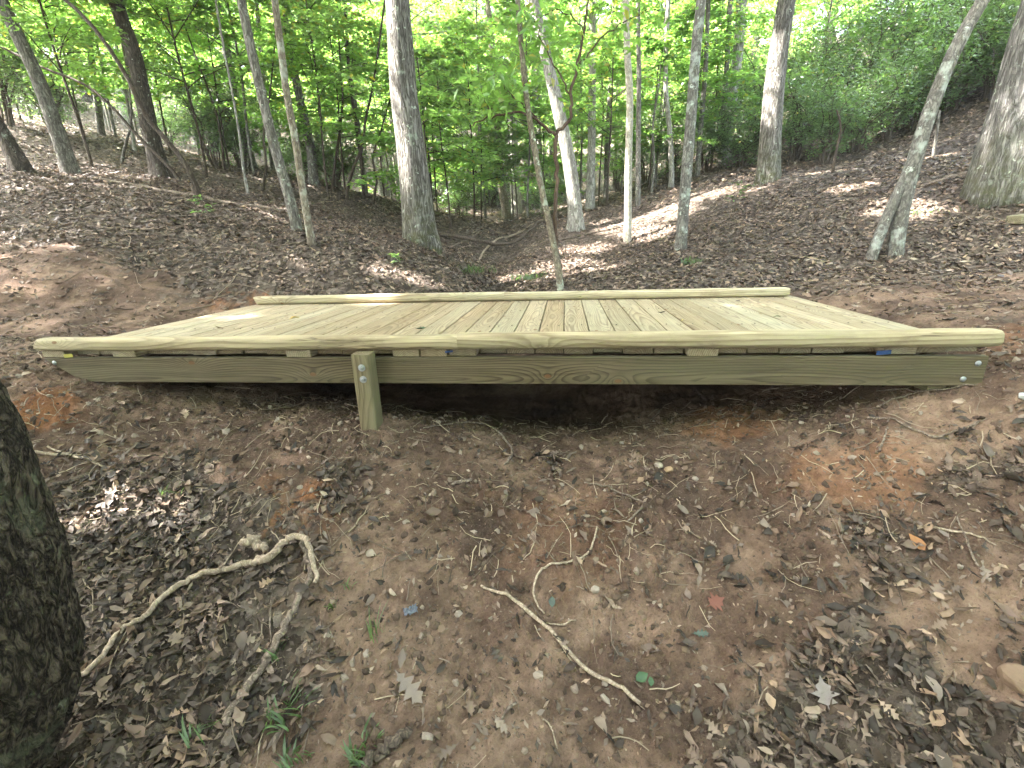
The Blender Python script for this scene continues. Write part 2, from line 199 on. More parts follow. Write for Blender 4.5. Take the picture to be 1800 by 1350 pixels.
UNDER = [(-7.07, 5.73, 1, 1.0, 'left'), (-5.8, 6.19, 0, 0.95, 'left'), (-6.06, 7.96, 1, 1.0, 'left'), (-4.34, 7.19, 0, 1.0, 'left'), (-4.18, 8.69, 1, 1.0, 'left'), (-1.96, 7.66, 0, 0.9, 'left'), (-2.17, 9.97, 3, 1, 'mid'), (0.28, 8.65, 2, 1.0, 'mid'), (0.37, 11.31, 0, 1, 'mid'), (1.93, 10.95, 1, 0.95, 'mid'), (3.92, 10.11, 0, 0.95, 'mid'), (5.41, 11.86, 1, 1, 'mid'), (7.07, 13.1, 0, 1, 'right'), (-11.06, 10.06, 3, 1.1, 'left'), (-10.06, 6.99, 1, 1, 'left'), (-6.08, 4.46, 3, 1.0, 'left'), (-8.99, 10.29, 1, 1.1, 'left'), (-19.59, 13.19, 2, 0.96, 'left'), (-28.41, 19.01, 0, 1.31, 'left'), (-17.04, 12.17, 1, 1.1, 'left'), (-22.82, 16.32, 1, 1.11, 'left'), (-17.57, 14.01, 1, 1.01, 'left'), (-19.29, 16.17, 2, 1.13, 'left'), (-16.48, 14.63, 0, 1.03, 'left'), (-22.34, 19.86, 1, 1.07, 'left'), (-11.86, 13.07, 1, 1.02, 'left'), (-15.52, 16.86, 1, 1.07, 'left'), (-9.57, 11.54, 1, 1.06, 'left'), (-16.99, 19.66, 2, 0.95, 'left'), (-8.45, 12.48, 3, 1.09, 'left'), (-14.43, 19.36, 1, 1.14, 'left'), (-6.15, 11.4, 0, 1.33, 'left'), (-11.33, 18.31, 2, 1.27, 'left'), (-6.55, 13.84, 0, 1.13, 'left'), (-9.34, 19.57, 1, 1.0, 'left'), (-5.69, 15.08, 1, 1.09, 'left'), (-7.6, 19.29, 1, 0.99, 'left'), (-3.37, 15.23, 3, 0.96, 'mid'), (-3.93, 17.62, 3, 1.16, 'mid'), (-1.34, 12.35, 3, 1.32, 'mid'), (-2.93, 18.79, 3, 1.07, 'mid'), (0.11, 14.79, 3, 1.35, 'mid'), (-1.29, 17.71, 2, 1.16, 'mid'), (1.38, 13.08, 2, 1.09, 'mid'), (0.37, 20.76, 1, 0.97, 'mid'), (3.3, 12.31, 1, 1.08, 'mid'), (2.37, 22.55, 2, 1.33, 'mid'), (4.68, 16.06, 0, 1.02, 'mid'), (4.55, 18.39, 1, 1.07, 'mid'), (6.27, 17.24, 1, 1.34, 'mid'), (6.87, 20.69, 3, 1.14, 'mid'), (7.06, 14.49, 1, 1.0, 'mid'), (9.55, 21.19, 1, 1.2, 'right'), (10.41, 14.52, 1, 1.1, 'right'), (12.88, 15.85, 1, 1.1, 'right'), (15.6, 17.2, 0, 1.1, 'right'), (16.38, 15.7, 0, 1.1, 'right'), (16.8, 14.16, 1, 1.1, 'right'), (9.95, 16.59, 1, 1.1, 'right'), (-38.51, 24.51, 0, 1.38, 'left'), (-37.13, 27.06, 0, 1.49, 'left'), (-30.06, 22.87, 0, 1.55, 'left'), (-28.18, 24.98, 0, 1.56, 'left'), (-21.58, 24.16, 2, 1.49, 'left'), (-22.73, 26.22, 4, 1.36, 'left'), (-16.65, 24.15, 0, 1.52, 'left'), (-12.45, 25.23, 0, 1.37, 'left'), (-9.12, 26.24, 2, 1.63, 'mid'), (-8.42, 32.32, 4, 1.46, 'mid'), (-3.11, 24.33, 4, 1.67, 'mid'), (-0.89, 30.13, 0, 1.54, 'mid'), (2.55, 29.72, 0, 1.46, 'mid'), (7.13, 26.89, 0, 1.59, 'mid'), (10.51, 31.68, 2, 1.3, 'mid'), (13.66, 31.01, 2, 1.31, 'right'), (17.52, 31.5, 2, 1.69, 'right'), (19.02, 26.74, 2, 1.26, 'right'), (24.35, 30.68, 0, 1.22, 'right'), (25.46, 29.71, 0, 1.24, 'right'), (31.04, 33.9, 4, 1.2, 'right'), (30.74, 29.21, 4, 1.63, 'right'), (-9.02, 24.04, 3, 1.53, 'mid'), (-10.61, 31.28, 1, 1.59, 'mid'), (-5.75, 22.28, 3, 1.45, 'mid'), (-6.43, 28.56, 0, 1.32, 'mid'), (-4.17, 25.63, 3, 1.34, 'mid'), (-4.54, 34.06, 3, 1.32, 'mid'), (-1.18, 23.84, 1, 1.53, 'mid'), (-8.55, 38.92, 1, 1.36, 'mid'), (-12.74, 40.58, 3, 1.46, 'mid'), (-19.12, 24.0, 1, 1.39, 'left'), (-19.72, 27.11, 0, 1.44, 'left'), (-15.46, 24.4, 3, 1.39, 'left'), (-26.08, 30.65, 0, 1.59, 'left'), (-16.29, 30.66, 3, 1.24, 'left'), (-12.01, 25.83, 3, 1.2, 'left'), (-0.52, 29.21, 0, 1.33, 'mid'), (1.53, 33.66, 3, 1.42, 'mid'), (-4.72, 8.63, 2, 1.03, 'left'), (-3.49, 9.83, 4, 1.25, 'left'), (-2.15, 8.91, 2, 1.13, 'mid'), (-2.11, 11.04, 2, 1.07, 'mid'), (0.12, 7.57, 4, 1.29, 'mid'), (-0.59, 11.2, 2, 1.1, 'mid'), (0.44, 12.37, 2, 1.09, 'mid'), (1.18, 13.51, 2, 1.18, 'mid'), (2.37, 11.52, 4, 1.05, 'mid'), (3.88, 12.75, 2, 1.24, 'mid'), (5.07, 10.76, 2, 0.96, 'mid'), (6.29, 11.95, 2, 1.14, 'mid'), (-6.89, 9.46, 2, 1.2, 'left'), (-7.83, 8.29, 2, 1.02, 'left'), (-10.29, 9.08, 2, 1.0, 'left'), (-5.42, 11.73, 2, 0.91, 'left'), (-0.72, 15.42, 2, 1.28, 'mid'), (3.24, 14.79, 2, 1.02, 'mid'), (0, -4.6, 1, 1.1, 'around'), (3.2, -5, 0, 1.1, 'around'), (6.2, -4.6, 1, 1.1, 'around'), (-2.5, -4, 0, 1.1, 'around'), (8, -2.8, 0, 1.1, 'around'), (4.6, -6, 3, 1.1, 'around'), (-4, -4.5, 3, 1.1, 'around'), (-1.5, -6, 1, 1.1, 'around'), (1.5, -6.5, 0, 1.1, 'around'), (5, -6, 1, 1.1, 'around'), (8, -4.2, 0, 1.1, 'around'), (-6, -1.8, 0, 1.1, 'around'), (10, -1.0, 1, 1.1, 'around')]  # around: unseen young trees added to dim light from behind the camera
UNDER_LABEL = {'left': ('thin young tree with flat sprays of bright green leaves on the left bank', 'young tree', 'leafy young trees on the left bank'), 'mid': ('thin young tree with flat sprays of bright green leaves at the head of the gully', 'young tree', 'leafy young trees at the head of the gully'), 'right': ('thin young tree with bright green leaves above the thicket on the right slope', 'young tree', 'leafy young trees on the right slope'), 'around': ('leafy young tree out of view beside or behind the viewer', 'young tree', 'leafy young trees around the viewer')}
FAR = [(-35.88, 20.26, 3, 1.24, 'around'), (-34.51, 20.35, 1, 1.21, 'around'), (-35.41, 22.16, 3, 1.11, 'around'), (-37.14, 25.26, 0, 0.86, 'left'), (-29.97, 20.97, 2, 1.16, 'left'), (-25.2, 19.33, 2, 1.03, 'left'), (-28.87, 23.7, 0, 0.85, 'left'), (-28.16, 24.59, 0, 1.29, 'left'), (-20.84, 19.7, 3, 1.15, 'left'), (-26.39, 27.04, 3, 1.28, 'left'), (-20.84, 23.61, 1, 1.3, 'left'), (-21.47, 25.93, 2, 1.27, 'left'), (-17.33, 23.63, 2, 1.17, 'left'), (-15.2, 22.83, 1, 1.09, 'left'), (-14.44, 24.49, 2, 1.12, 'left'), (-13.07, 25.01, 0, 0.88, 'left'), (-12.73, 27.4, 0, 1.18, 'left'), (-10.74, 26.8, 0, 1.35, 'mid'), (-5.99, 21.61, 0, 0.96, 'mid'), (-6.85, 29.17, 1, 1.35, 'mid'), (-3.78, 25.15, 1, 1.16, 'mid'), (-1.98, 23.0, 1, 0.87, 'mid'), (-1.02, 24.95, 0, 0.99, 'mid'), (1.32, 23.0, 3, 1.29, 'mid'), (2.33, 25.76, 2, 1.19, 'mid'), (4.41, 25.33, 2, 1.31, 'mid'), (5.61, 24.96, 2, 1.31, 'mid'), (8.19, 28.0, 2, 0.88, 'mid'), (9.99, 29.99, 2, 1.11, 'mid'), (10.32, 24.96, 2, 1.08, 'right'), (11.89, 24.26, 0, 1.18, 'right'), (14.93, 29.14, 0, 1.28, 'right'), (16.4, 27.48, 3, 1.29, 'right'), (17.48, 26.5, 0, 1.12, 'right'), (21.65, 31.4, 3, 1.19, 'right'), (19.32, 24.94, 3, 1.26, 'right'), (23.8, 29.74, 2, 1.27, 'right'), (27.78, 32.76, 2, 1.25, 'right'), (28.38, 31.07, 2, 1.17, 'right'), (28.52, 28.63, 2, 1.11, 'right'), (31.11, 30.1, 1, 1.05, 'right'), (27.67, 25.15, 1, 0.95, 'right'), (37.85, 33.92, 2, 0.85, 'right'), (39.32, 33.68, 3, 1.01, 'around'), (34.12, 27.2, 1, 0.89, 'around'), (-50.1, 29.89, 2, 0.91, 'around'), (-50.71, 32.2, 1, 0.87, 'left'), (-43.44, 29.55, 2, 1.01, 'left'), (-38.82, 27.33, 3, 1.09, 'left'), (-36.09, 28.44, 2, 1.0, 'left'), (-39.54, 33.24, 1, 0.87, 'left'), (-35.38, 32.39, 0, 1.16, 'left'), (-33.38, 33.72, 2, 0.94, 'left'), (-26.84, 29.02, 3, 0.93, 'left'), (-28.71, 33.94, 0, 1.17, 'left'), (-27.48, 36.64, 0, 1.08, 'left'), (-22.89, 34.65, 1, 0.87, 'left'), (-21.47, 37.42, 2, 1.32, 'left'), (-15.04, 31.75, 3, 0.9, 'left'), (-14.57, 35.57, 0, 1.1, 'mid'), (-9.36, 30.76, 3, 1.07, 'mid'), (-9.23, 37.78, 1, 0.94, 'mid'), (-5.66, 34.17, 1, 0.89, 'mid'), (-2.95, 31.97, 1, 1.15, 'mid'), (0.2, 33.22, 0, 1.07, 'mid'), (1.9, 35.17, 3, 1.11, 'mid'), (4.04, 31.92, 2, 1.19, 'mid'), (8.62, 40.79, 0, 0.92, 'mid'), (10.5, 39.13, 2, 1.26, 'mid'), (11.65, 33.75, 0, 1.09, 'mid'), (16.56, 39.95, 1, 0.99, 'right'), (17.19, 35.36, 1, 1.25, 'right'), (22.9, 41.38, 0, 1.06, 'right'), (24.2, 40.39, 0, 1.3, 'right'), (27.62, 40.83, 0, 1.07, 'right'), (30.1, 40.22, 0, 1.21, 'right'), (30.18, 36.94, 3, 1.13, 'right'), (32.39, 37.51, 1, 0.98, 'right'), (35.31, 37.65, 0, 1.12, 'right'), (35.83, 35.53, 0, 0.88, 'right'), (40.16, 38.79, 2, 1.32, 'right'), (42.3, 37.95, 3, 0.91, 'around'), (45.43, 39.37, 1, 1.14, 'around'), (52.86, 43.3, 0, 0.98, 'around'), (-63.58, 37.31, 3, 1.25, 'around'), (-63.22, 38.81, 1, 1.08, 'around'), (-60.46, 40.16, 1, 1.12, 'left'), (-57.37, 41.81, 0, 0.91, 'left'), (-54.83, 42.85, 1, 1.34, 'left'), (-51.89, 42.25, 3, 1.2, 'left'), (-46.62, 41.87, 1, 0.99, 'left'), (-44.16, 42.97, 2, 1.23, 'left'), (-37.91, 41.99, 1, 1.26, 'left'), (-38.2, 46.55, 0, 1.16, 'left'), (-30.34, 40.93, 1, 1.1, 'left'), (-27.83, 41.42, 0, 1.23, 'left'), (-27.61, 47.81, 2, 1.09, 'left'), (-21.73, 45.17, 0, 1.25, 'left'), (-16.44, 41.32, 1, 1.26, 'mid'), (-15.9, 47.03, 2, 1.11, 'mid'), (-10.87, 46.46, 3, 1.07, 'mid'), (-6.71, 47.2, 0, 1.12, 'mid'), (-2.84, 45.79, 0, 1.19, 'mid'), (0.14, 45.45, 0, 0.86, 'mid'), (4.16, 48.65, 3, 1.0, 'mid'), (7.85, 46.21, 1, 0.89, 'mid'), (11.51, 49.95, 2, 1.3, 'mid'), (15.4, 51.8, 1, 1.09, 'mid'), (16.15, 45.81, 2, 1.34, 'right'), (21.25, 48.68, 0, 1.19, 'right'), (25.77, 52.19, 1, 1.31, 'right'), (28.4, 49.4, 0, 1.27, 'right'), (34.03, 52.57, 2, 0.97, 'right'), (33.88, 49.21, 2, 1.25, 'right'), (41.28, 55.58, 0, 1.17, 'right'), (41.66, 49.47, 0, 1.13, 'right'), (47.91, 53.67, 3, 1.06, 'right'), (50.26, 52.99, 1, 1.0, 'right'), (54.21, 54.07, 2, 0.94, 'right'), (52.87, 49.77, 1, 1.07, 'right'), (56.67, 50.08, 2, 1.21, 'around'), (63.45, 54.05, 0, 1.01, 'around'), (-91.77, 54.62, 1, 1.3, 'around'), (-84.94, 54.27, 0, 0.85, 'left'), (-72.17, 49.86, 2, 0.93, 'left'), (-67.34, 50.33, 3, 1.22, 'left'), (-68.32, 56.14, 0, 1.03, 'left'), (-57.82, 52.13, 2, 1.04, 'left'), (-57.59, 56.27, 0, 0.97, 'left'), (-49.48, 55.33, 0, 0.91, 'left'), (-44.65, 55.08, 0, 1.1, 'left'), (-41.83, 60.23, 0, 1.1, 'left'), (-35.27, 58.97, 0, 0.91, 'left'), (-29.63, 56.55, 1, 1.31, 'left'), (-24.57, 56.57, 3, 1.17, 'mid'), (-17.96, 55.58, 0, 1.0, 'mid'), (-15.98, 62.22, 3, 0.88, 'mid'), (-9.31, 57.78, 0, 0.92, 'mid'), (-3.18, 61.13, 3, 1.34, 'mid'), (0.93, 60.16, 1, 0.9, 'mid'), (5.68, 64.27, 0, 1.26, 'mid'), (10.47, 64.79, 0, 0.98, 'mid'), (15.97, 61.77, 0, 0.88, 'mid'), (21.84, 67.42, 3, 0.86, 'right'), (28.13, 67.95, 3, 1.1, 'right'), (30.21, 63.41, 3, 1.28, 'right'), (38.89, 66.63, 0, 0.96, 'right'), (43.08, 67.61, 3, 1.31, 'right'), (49.91, 70.69, 1, 1.3, 'right'), (53.35, 69.22, 3, 1.27, 'right'), (55.58, 65.98, 3, 1.06, 'right'), (61.95, 67.53, 2, 0.85, 'right'), (70.67, 71.01, 3, 0.89, 'right'), (69.26, 64.65, 3, 1.29, 'around'), (72.71, 64.88, 3, 1.33, 'around'), (-12, 1.5, 3, 1.1, 'around'), (-7.5, -6.5, 1, 1.1, 'around'), (9, -5.5, 3, 1.1, 'around'), (12.5, -1.5, 1, 1.1, 'around'), (2, -9, 0, 1.1, 'around'), (-2.5, -9.5, 2, 1.1, 'around'), (6, -9.5, 0, 1.1, 'around'), (-14, -7, 0, 1.1, 'around'), (14, 4, 1, 1.1, 'around'), (0, -7.5, 3, 1.1, 'around'), (4, -7.8, 0, 1.1, 'around'), (8.5, -8.5, 2, 1.1, 'around'), (-5.5, -5, 1, 1.1, 'around'), (10.5, -4, 2, 1.1, 'around'), (-9.5, -10, 2, 1.1, 'around'), (12, -9, 1, 1.1, 'around'), (1, -13, 1, 1.1, 'around'), (6, -13, 2, 1.1, 'around')]  # last ones, close around the viewer, are added to cut light from behind
FAR_LABEL = {'left': ('slim far tree of the bright green wood on the left', 'tree', 'far trees on the left'), 'mid': ('slim far tree of the bright green wood straight up the gully', 'tree', 'far trees up the gully'), 'right': ('slim far tree of the bright green wood on the right', 'tree', 'far trees on the right'), 'around': ('forest tree out of view beside or behind the viewer', 'tree', 'forest trees around the viewer')}
SHADE = [(-7.5, -2.5, 14.5, 3.2), (-3.5, -1.8, 14, 3.0), (-6.2, -0.4, 15, 3.2), (-1.8, -3.4, 14, 2.8), (-4.6, 1.3, 14.5, 2.8), (-4.5, -5, 14, 3.0), (-9, 1.5, 15, 3.0)]  # unseen trees, placed so that their crowns shade bridge and foreground
SHRUBS = [
    (6.6, 11.64, 1, 0.75, 'dark glossy evergreen shrub in the thicket on the right slope', 'evergreen shrubs on the right slope'),
    (7.29, 11.14, 2, 0.9, 'dark glossy evergreen shrub in the thicket on the right slope', 'evergreen shrubs on the right slope'),
    (8.4, 10.74, 1, 0.8, 'dark glossy evergreen shrub in the thicket on the right slope', 'evergreen shrubs on the right slope'),
    (8.79, 10.06, 0, 0.75, 'dark glossy evergreen shrub in the thicket on the right slope', 'evergreen shrubs on the right slope'),
    (9.59, 10.47, 0, 0.8, 'dark glossy evergreen shrub in the thicket on the right slope', 'evergreen shrubs on the right slope'),
    (10.59, 11.06, 1, 0.8, 'dark glossy evergreen shrub in the thicket on the right slope', 'evergreen shrubs on the right slope'),
    (11.18, 11.0, 0, 0.85, 'dark glossy evergreen shrub in the thicket on the right slope', 'evergreen shrubs on the right slope'),
    (11.83, 11.04, 1, 0.9, 'dark glossy evergreen shrub in the thicket on the right slope', 'evergreen shrubs on the right slope'),
    (12.34, 10.64, 0, 0.95, 'dark glossy evergreen shrub in the thicket on the right slope', 'evergreen shrubs on the right slope'),
    (12.51, 10.03, 1, 0.9, 'dark glossy evergreen shrub in the thicket on the right slope', 'evergreen shrubs on the right slope'),
    (7.54, 14.55, 0, 1.02, 'dark glossy evergreen shrub in the thicket on the right slope', 'evergreen shrubs on the right slope'),
    (8.6, 13.68, 0, 1.11, 'dark glossy evergreen shrub in the thicket on the right slope', 'evergreen shrubs on the right slope'),
    (9.69, 13.6, 1, 1.03, 'dark glossy evergreen shrub in the thicket on the right slope', 'evergreen shrubs on the right slope'),
    (10.76, 13.27, 1, 1.09, 'dark glossy evergreen shrub in the thicket on the right slope', 'evergreen shrubs on the right slope'),
    (12.07, 13.57, 1, 1.19, 'dark glossy evergreen shrub in the thicket on the right slope', 'evergreen shrubs on the right slope'),
    (13.08, 13.25, 0, 1.19, 'dark glossy evergreen shrub in the thicket on the right slope', 'evergreen shrubs on the right slope'),
    (13.88, 12.74, 0, 1.02, 'dark glossy evergreen shrub in the thicket on the right slope', 'evergreen shrubs on the right slope'),
    (10.9, 15.18, 0, 1.13, 'dark glossy evergreen shrub in the thicket on the right slope', 'evergreen shrubs on the right slope'),
    (12.91, 15.56, 0, 1.01, 'dark glossy evergreen shrub in the thicket on the right slope', 'evergreen shrubs on the right slope'),
    (14.32, 15.35, 0, 0.95, 'dark glossy evergreen shrub in the thicket on the right slope', 'evergreen shrubs on the right slope'),
    (15.42, 14.42, 0, 1.05, 'dark glossy evergreen shrub in the thicket on the right slope', 'evergreen shrubs on the right slope'),
    (13.75, 11.26, 0, 1.15, 'dark glossy evergreen shrub in the thicket on the right slope', 'evergreen shrubs on the right slope'),
    (9.45, 15.48, 0, 1.15, 'dark glossy evergreen shrub in the thicket on the right slope', 'evergreen shrubs on the right slope'),
    (-3.87, 23.13, 2, 1.2, 'dark evergreen shrub at the head of the gully', 'evergreen shrubs at the head of the gully'),
    (-2.41, 23.35, 2, 1.2, 'dark evergreen shrub at the head of the gully', 'evergreen shrubs at the head of the gully'),
    (-1.02, 24.16, 2, 1.3, 'dark evergreen shrub at the head of the gully', 'evergreen shrubs at the head of the gully'),
    (1.25, 24.94, 2, 1.2, 'dark evergreen shrub at the head of the gully', 'evergreen shrubs at the head of the gully'),
    (2.66, 24.46, 2, 1.2, 'dark evergreen shrub at the head of the gully', 'evergreen shrubs at the head of the gully'),
    (4.79, 16.2, 1, 0.8, 'dark evergreen shrub at the head of the gully', 'evergreen shrubs at the head of the gully'),
    (5.44, 14.01, 1, 0.85, 'dark evergreen shrub at the head of the gully', 'evergreen shrubs at the head of the gully'),
    (5.78, 11.86, 0, 0.8, 'dark evergreen shrub at the head of the gully', 'evergreen shrubs at the head of the gully'),
    (-5.59, 22.4, 2, 1.1, 'dark evergreen shrub at the head of the gully', 'evergreen shrubs at the head of the gully'),
    (-0.62, 13.7, 2, 0.9, 'dark evergreen shrub at the head of the gully', 'evergreen shrubs at the head of the gully'),
    (2.23, 15.36, 2, 0.8, 'dark evergreen shrub at the head of the gully', 'evergreen shrubs at the head of the gully'),
    (-5.47, 9.05, 1, 0.8, 'dark evergreen shrub among the trees on the left bank', 'evergreen shrubs on the left bank'),
    (-5.34, 9.91, 0, 0.8, 'dark evergreen shrub among the trees on the left bank', 'evergreen shrubs on the left bank'),
    (-9.12, 7.76, 1, 1.0, 'dark evergreen shrub among the trees on the left bank', 'evergreen shrubs on the left bank'),
    (-9.09, 8.71, 0, 0.9, 'dark evergreen shrub among the trees on the left bank', 'evergreen shrubs on the left bank'),
    (-12.17, 15.85, 0, 0.9, 'dark evergreen shrub among the trees on the left bank', 'evergreen shrubs on the left bank'),
    (-11.02, 21.53, 2, 1.0, 'dark evergreen shrub among the trees on the left bank', 'evergreen shrubs on the left bank'),
    (-2.81, 9.72, 2, 0.9, 'dark evergreen shrub among the trees on the left bank', 'evergreen shrubs on the left bank'),
    (-3.48, 9.75, 2, 0.9, 'dark evergreen shrub among the trees on the left bank', 'evergreen shrubs on the left bank'),
]
STICKS = [
    ('forked_branch_a', [(1.338, -1.208), (1.361, -1.139), (1.361, -1.08), (1.41, -1.021), (1.439, -0.943), (1.492, -0.889), (1.6, -0.841), (1.696, -0.803), (1.757, -0.794), (1.786, -0.75), (1.826, -0.725), (1.874, -0.736), (1.929, -0.793), (1.981, -0.866)], [0.0121, 0.0116, 0.0119, 0.0123, 0.0138, 0.0141, 0.0154, 0.0178, 0.0223, 0.0182, 0.0172, 0.0159, 0.0133, 0.0096]),
    ('thick_branch', [(1.876, -1.272), (1.88, -1.216), (1.901, -1.139), (1.915, -1.075), (1.93, -1.006), (1.937, -0.935), (1.945, -0.86), (1.929, -0.803), (1.884, -0.756), (1.826, -0.686)], [0.0164, 0.0161, 0.0159, 0.0164, 0.017, 0.0155, 0.015, 0.0143, 0.0135, 0.0128]),
    ('pale_chunk', [(1.604, -0.75), (1.637, -0.744), (1.693, -0.757), (1.737, -0.783)], [0.0115, 0.0252, 0.0205, 0.0135]),
    ('long_stick', [(2.577, -0.758), (2.679, -0.787), (2.778, -0.841), (2.873, -0.901), (2.988, -0.982), (3.061, -1.009), (3.138, -1.049)], [0.0066, 0.0086, 0.0094, 0.009, 0.0096, 0.0084, 0.0082]),
    ('curved_root', [(3.034, -0.493), (2.995, -0.587), (2.88, -0.652), (2.792, -0.703), (2.78, -0.756), (2.797, -0.802), (2.824, -0.827)], [0.006, 0.0069, 0.0068, 0.0078, 0.0065, 0.0053, 0.0042]),
    ('kinked_stick', [(3.473, -1.198), (3.495, -1.161), (3.55, -1.123), (3.607, -1.097), (3.622, -1.071), (3.625, -1.04)], [0.0064, 0.0074, 0.0075, 0.0076, 0.0069, 0.0061]),
    ('under_root', [(2.145, 0.032), (2.28, 0.181), (2.43, 0.247), (2.545, 0.124), (2.624, -0.025), (2.621, -0.128), (2.605, -0.164)], [0.0061, 0.0081, 0.0082, 0.011, 0.0118, 0.0114, 0.007]),
    ('right_root', [(4.29, -0.033), (4.367, -0.08), (4.404, -0.169), (4.436, -0.223), (4.52, -0.217), (4.605, -0.213)], [0.0079, 0.0077, 0.0086, 0.0084, 0.0071, 0.0071]),
    ('right_root_b', [(4.229, -0.24), (4.271, -0.187), (4.326, -0.115)], [0.0073, 0.0074, 0.0051]),
    ('right_twig', [(4.419, 0.147), (4.493, 0.107), (4.545, 0.039), (4.656, 0.005), (4.718, -0.019)], [0.0056, 0.0068, 0.0066, 0.0064, 0.0051]),
    ('right_twig_b', [(4.356, 0.019), (4.449, 0.05), (4.532, 0.048)], [0.0067, 0.0081, 0.0053]),
    ('centre_root', [(2.989, -0.216), (3.075, -0.239), (3.174, -0.285), (3.242, -0.341), (3.205, -0.4), (3.164, -0.442)], [0.0054, 0.0067, 0.0078, 0.0063, 0.0074, 0.0061]),
    ('wood_splinter', [(2.375, -0.338), (2.428, -0.313), (2.465, -0.296)], [0.0079, 0.0146, 0.0067]),
    ('right_stick', [(4.185, -0.578), (4.242, -0.599), (4.298, -0.623), (4.373, -0.666)], [0.0084, 0.0082, 0.0061, 0.0039]),
    ('right_curl', [(4.311, -0.57), (4.297, -0.639), (4.281, -0.693), (4.278, -0.734)], [0.0041, 0.005, 0.0059, 0.0048]),
    ('left_pale_stick', [(0.396, -0.496), (0.471, -0.474), (0.566, -0.456), (0.626, -0.445)], [0.0093, 0.012, 0.0107, 0.0067]),
    ('left_pale_stick_b', [(0.457, -0.444), (0.547, -0.451), (0.655, -0.461), (0.758, -0.467)], [0.0068, 0.0094, 0.0094, 0.0067]),
    ('left_dark_stick', [(0.646, -0.612), (0.689, -0.572), (0.748, -0.527)], [0.0151, 0.0179, 0.0143]),
    ('left_log_bit', [(1.148, -0.858), (1.2, -0.835), (1.26, -0.82)], [0.0123, 0.0158, 0.0136]),
    ('root_low', [(2.7, -1.155), (2.731, -1.109), (2.744, -1.096)], [0.0053, 0.0082, 0.0055]),
    ('small_hook', [(2.832, -1.132), (2.85, -1.137), (2.862, -1.156), (2.877, -1.188)], [0.0045, 0.0044, 0.0044, 0.0034]),
    ('bl_log', [(2.315, -1.293), (2.385, -1.245), (2.428, -1.213)], [0.02, 0.0222, 0.0191]),
    ('upright_twig', [(1.906, -1.059), (1.858, -0.979), (1.783, -0.816)], [0.0039, 0.0051, 0.0044]),
    ('bark_stick', [(3.437, -1.055), (3.496, -1.076), (3.537, -1.096)], [0.0088, 0.0113, 0.0077]),
    ('gr_twig', [(2.944, -0.835), (2.882, -0.857), (2.831, -0.862)], [0.0041, 0.0051, 0.0031]),
    ('left_log', [(-4.483, 4.926), (-3.596, 4.837), (-2.56, 4.463), (-1.853, 4.555), (-1.376, 5.014)], [0.0403, 0.0439, 0.0455, 0.05, 0.053]),
    ('right_log', [(7.393, 4.748), (7.612, 4.712), (7.936, 4.729)], [0.0403, 0.0434, 0.0431]),
    ('gully_branch', [(0.331, 7.324), (0.699, 7.324), (1.159, 7.332), (1.607, 7.432), (1.877, 7.638), (2.185, 8.33), (2.342, 8.914)], [0.0516, 0.0516, 0.0458, 0.046, 0.0409, 0.0371, 0.0324]),
    ('gully_branch_c', [(1.46, 5.523), (1.352, 7.751), (1.757, 8.877), (2.37, 9.779)], [0.0233, 0.0297, 0.0261, 0.0279]),
    ('gully_branch_d', [(1.294, 3.876), (0.779, 6.961), (0.958, 8.154), (0.959, 9.321)], [0.0185, 0.0276, 0.0309, 0.0273]),
    ('gully_branch_b', [(-0.16, 7.918), (0.344, 7.599), (0.688, 7.379)], [0.0304, 0.0295, 0.023]),
    ('bank_log', [(2.383, 6.914), (2.971, 6.919), (3.395, 6.991), (3.925, 7.093)], [0.0485, 0.048, 0.0427, 0.0374]),
    ('slope_log', [(3.779, 7.221), (4.257, 7.267), (4.771, 7.259), (5.248, 7.368)], [0.0325, 0.0378, 0.032, 0.0267]),
    ('slope_stick', [(6.204, 5.891), (6.361, 5.685), (6.524, 5.523)], [0.0221, 0.0214, 0.0167]),
    ('bank_stick', [(0.955, 3.031), (1.162, 3.201), (1.391, 3.477), (1.542, 3.568)], [0.0161, 0.0199, 0.0209, 0.0141]),
]
PT = {'red_leaf': (3.444, -0.753), 'orange_leaf': (4.142, -0.644), 'green_leaf_a': (3.152, -0.98), 'green_leaf_b': (2.85, -0.793), 'green_leaf_c': (3.37, -0.848), 'blue_scrap': (2.343, -0.892), 'oak_leaf_a': (2.399, -1.112), 'oak_leaf_b': (3.689, -1.031), 'oak_leaf_c': (3.78, -1.1), 'stone_a': (3.346, -0.118), 'stone_b': (3.393, -0.14), 'stone_c': (3.494, -0.217), 'rock': (4.188, -1.031), 'stone_w': (4.786, -0.162), 'stone_d': (3.012, -0.732), 'grass_a': (2.032, -1.219), 'grass_b': (2.306, -1.269), 'grass_c': (2.251, -0.983), 'grass_d': (1.932, -1.076), 'grass_e': (1.802, -1.267), 'grass_f': (2.06, -0.921), 'grass_g': (2.096, -0.852), 'grass_h': (2.112, -1.302), 'grass_i': (1.135, -0.54), 'wblock': (7.446, 3.294), 'sp1': (3.838, 0.653), 'seedling': (-1.466, 3.32), 'seed2': (4.359, 3.539), 'seed3': (1.566, 4.154), 'seed4': (1.07, 2.868), 'moss1': (2.527, 4.23), 'seed5': (7.043, 3.859), 'ftree': (1.468, -1.487), 'stump_fork': (2.848, 2.921), 'bright_leaf_a': (3.698, 1.306)}

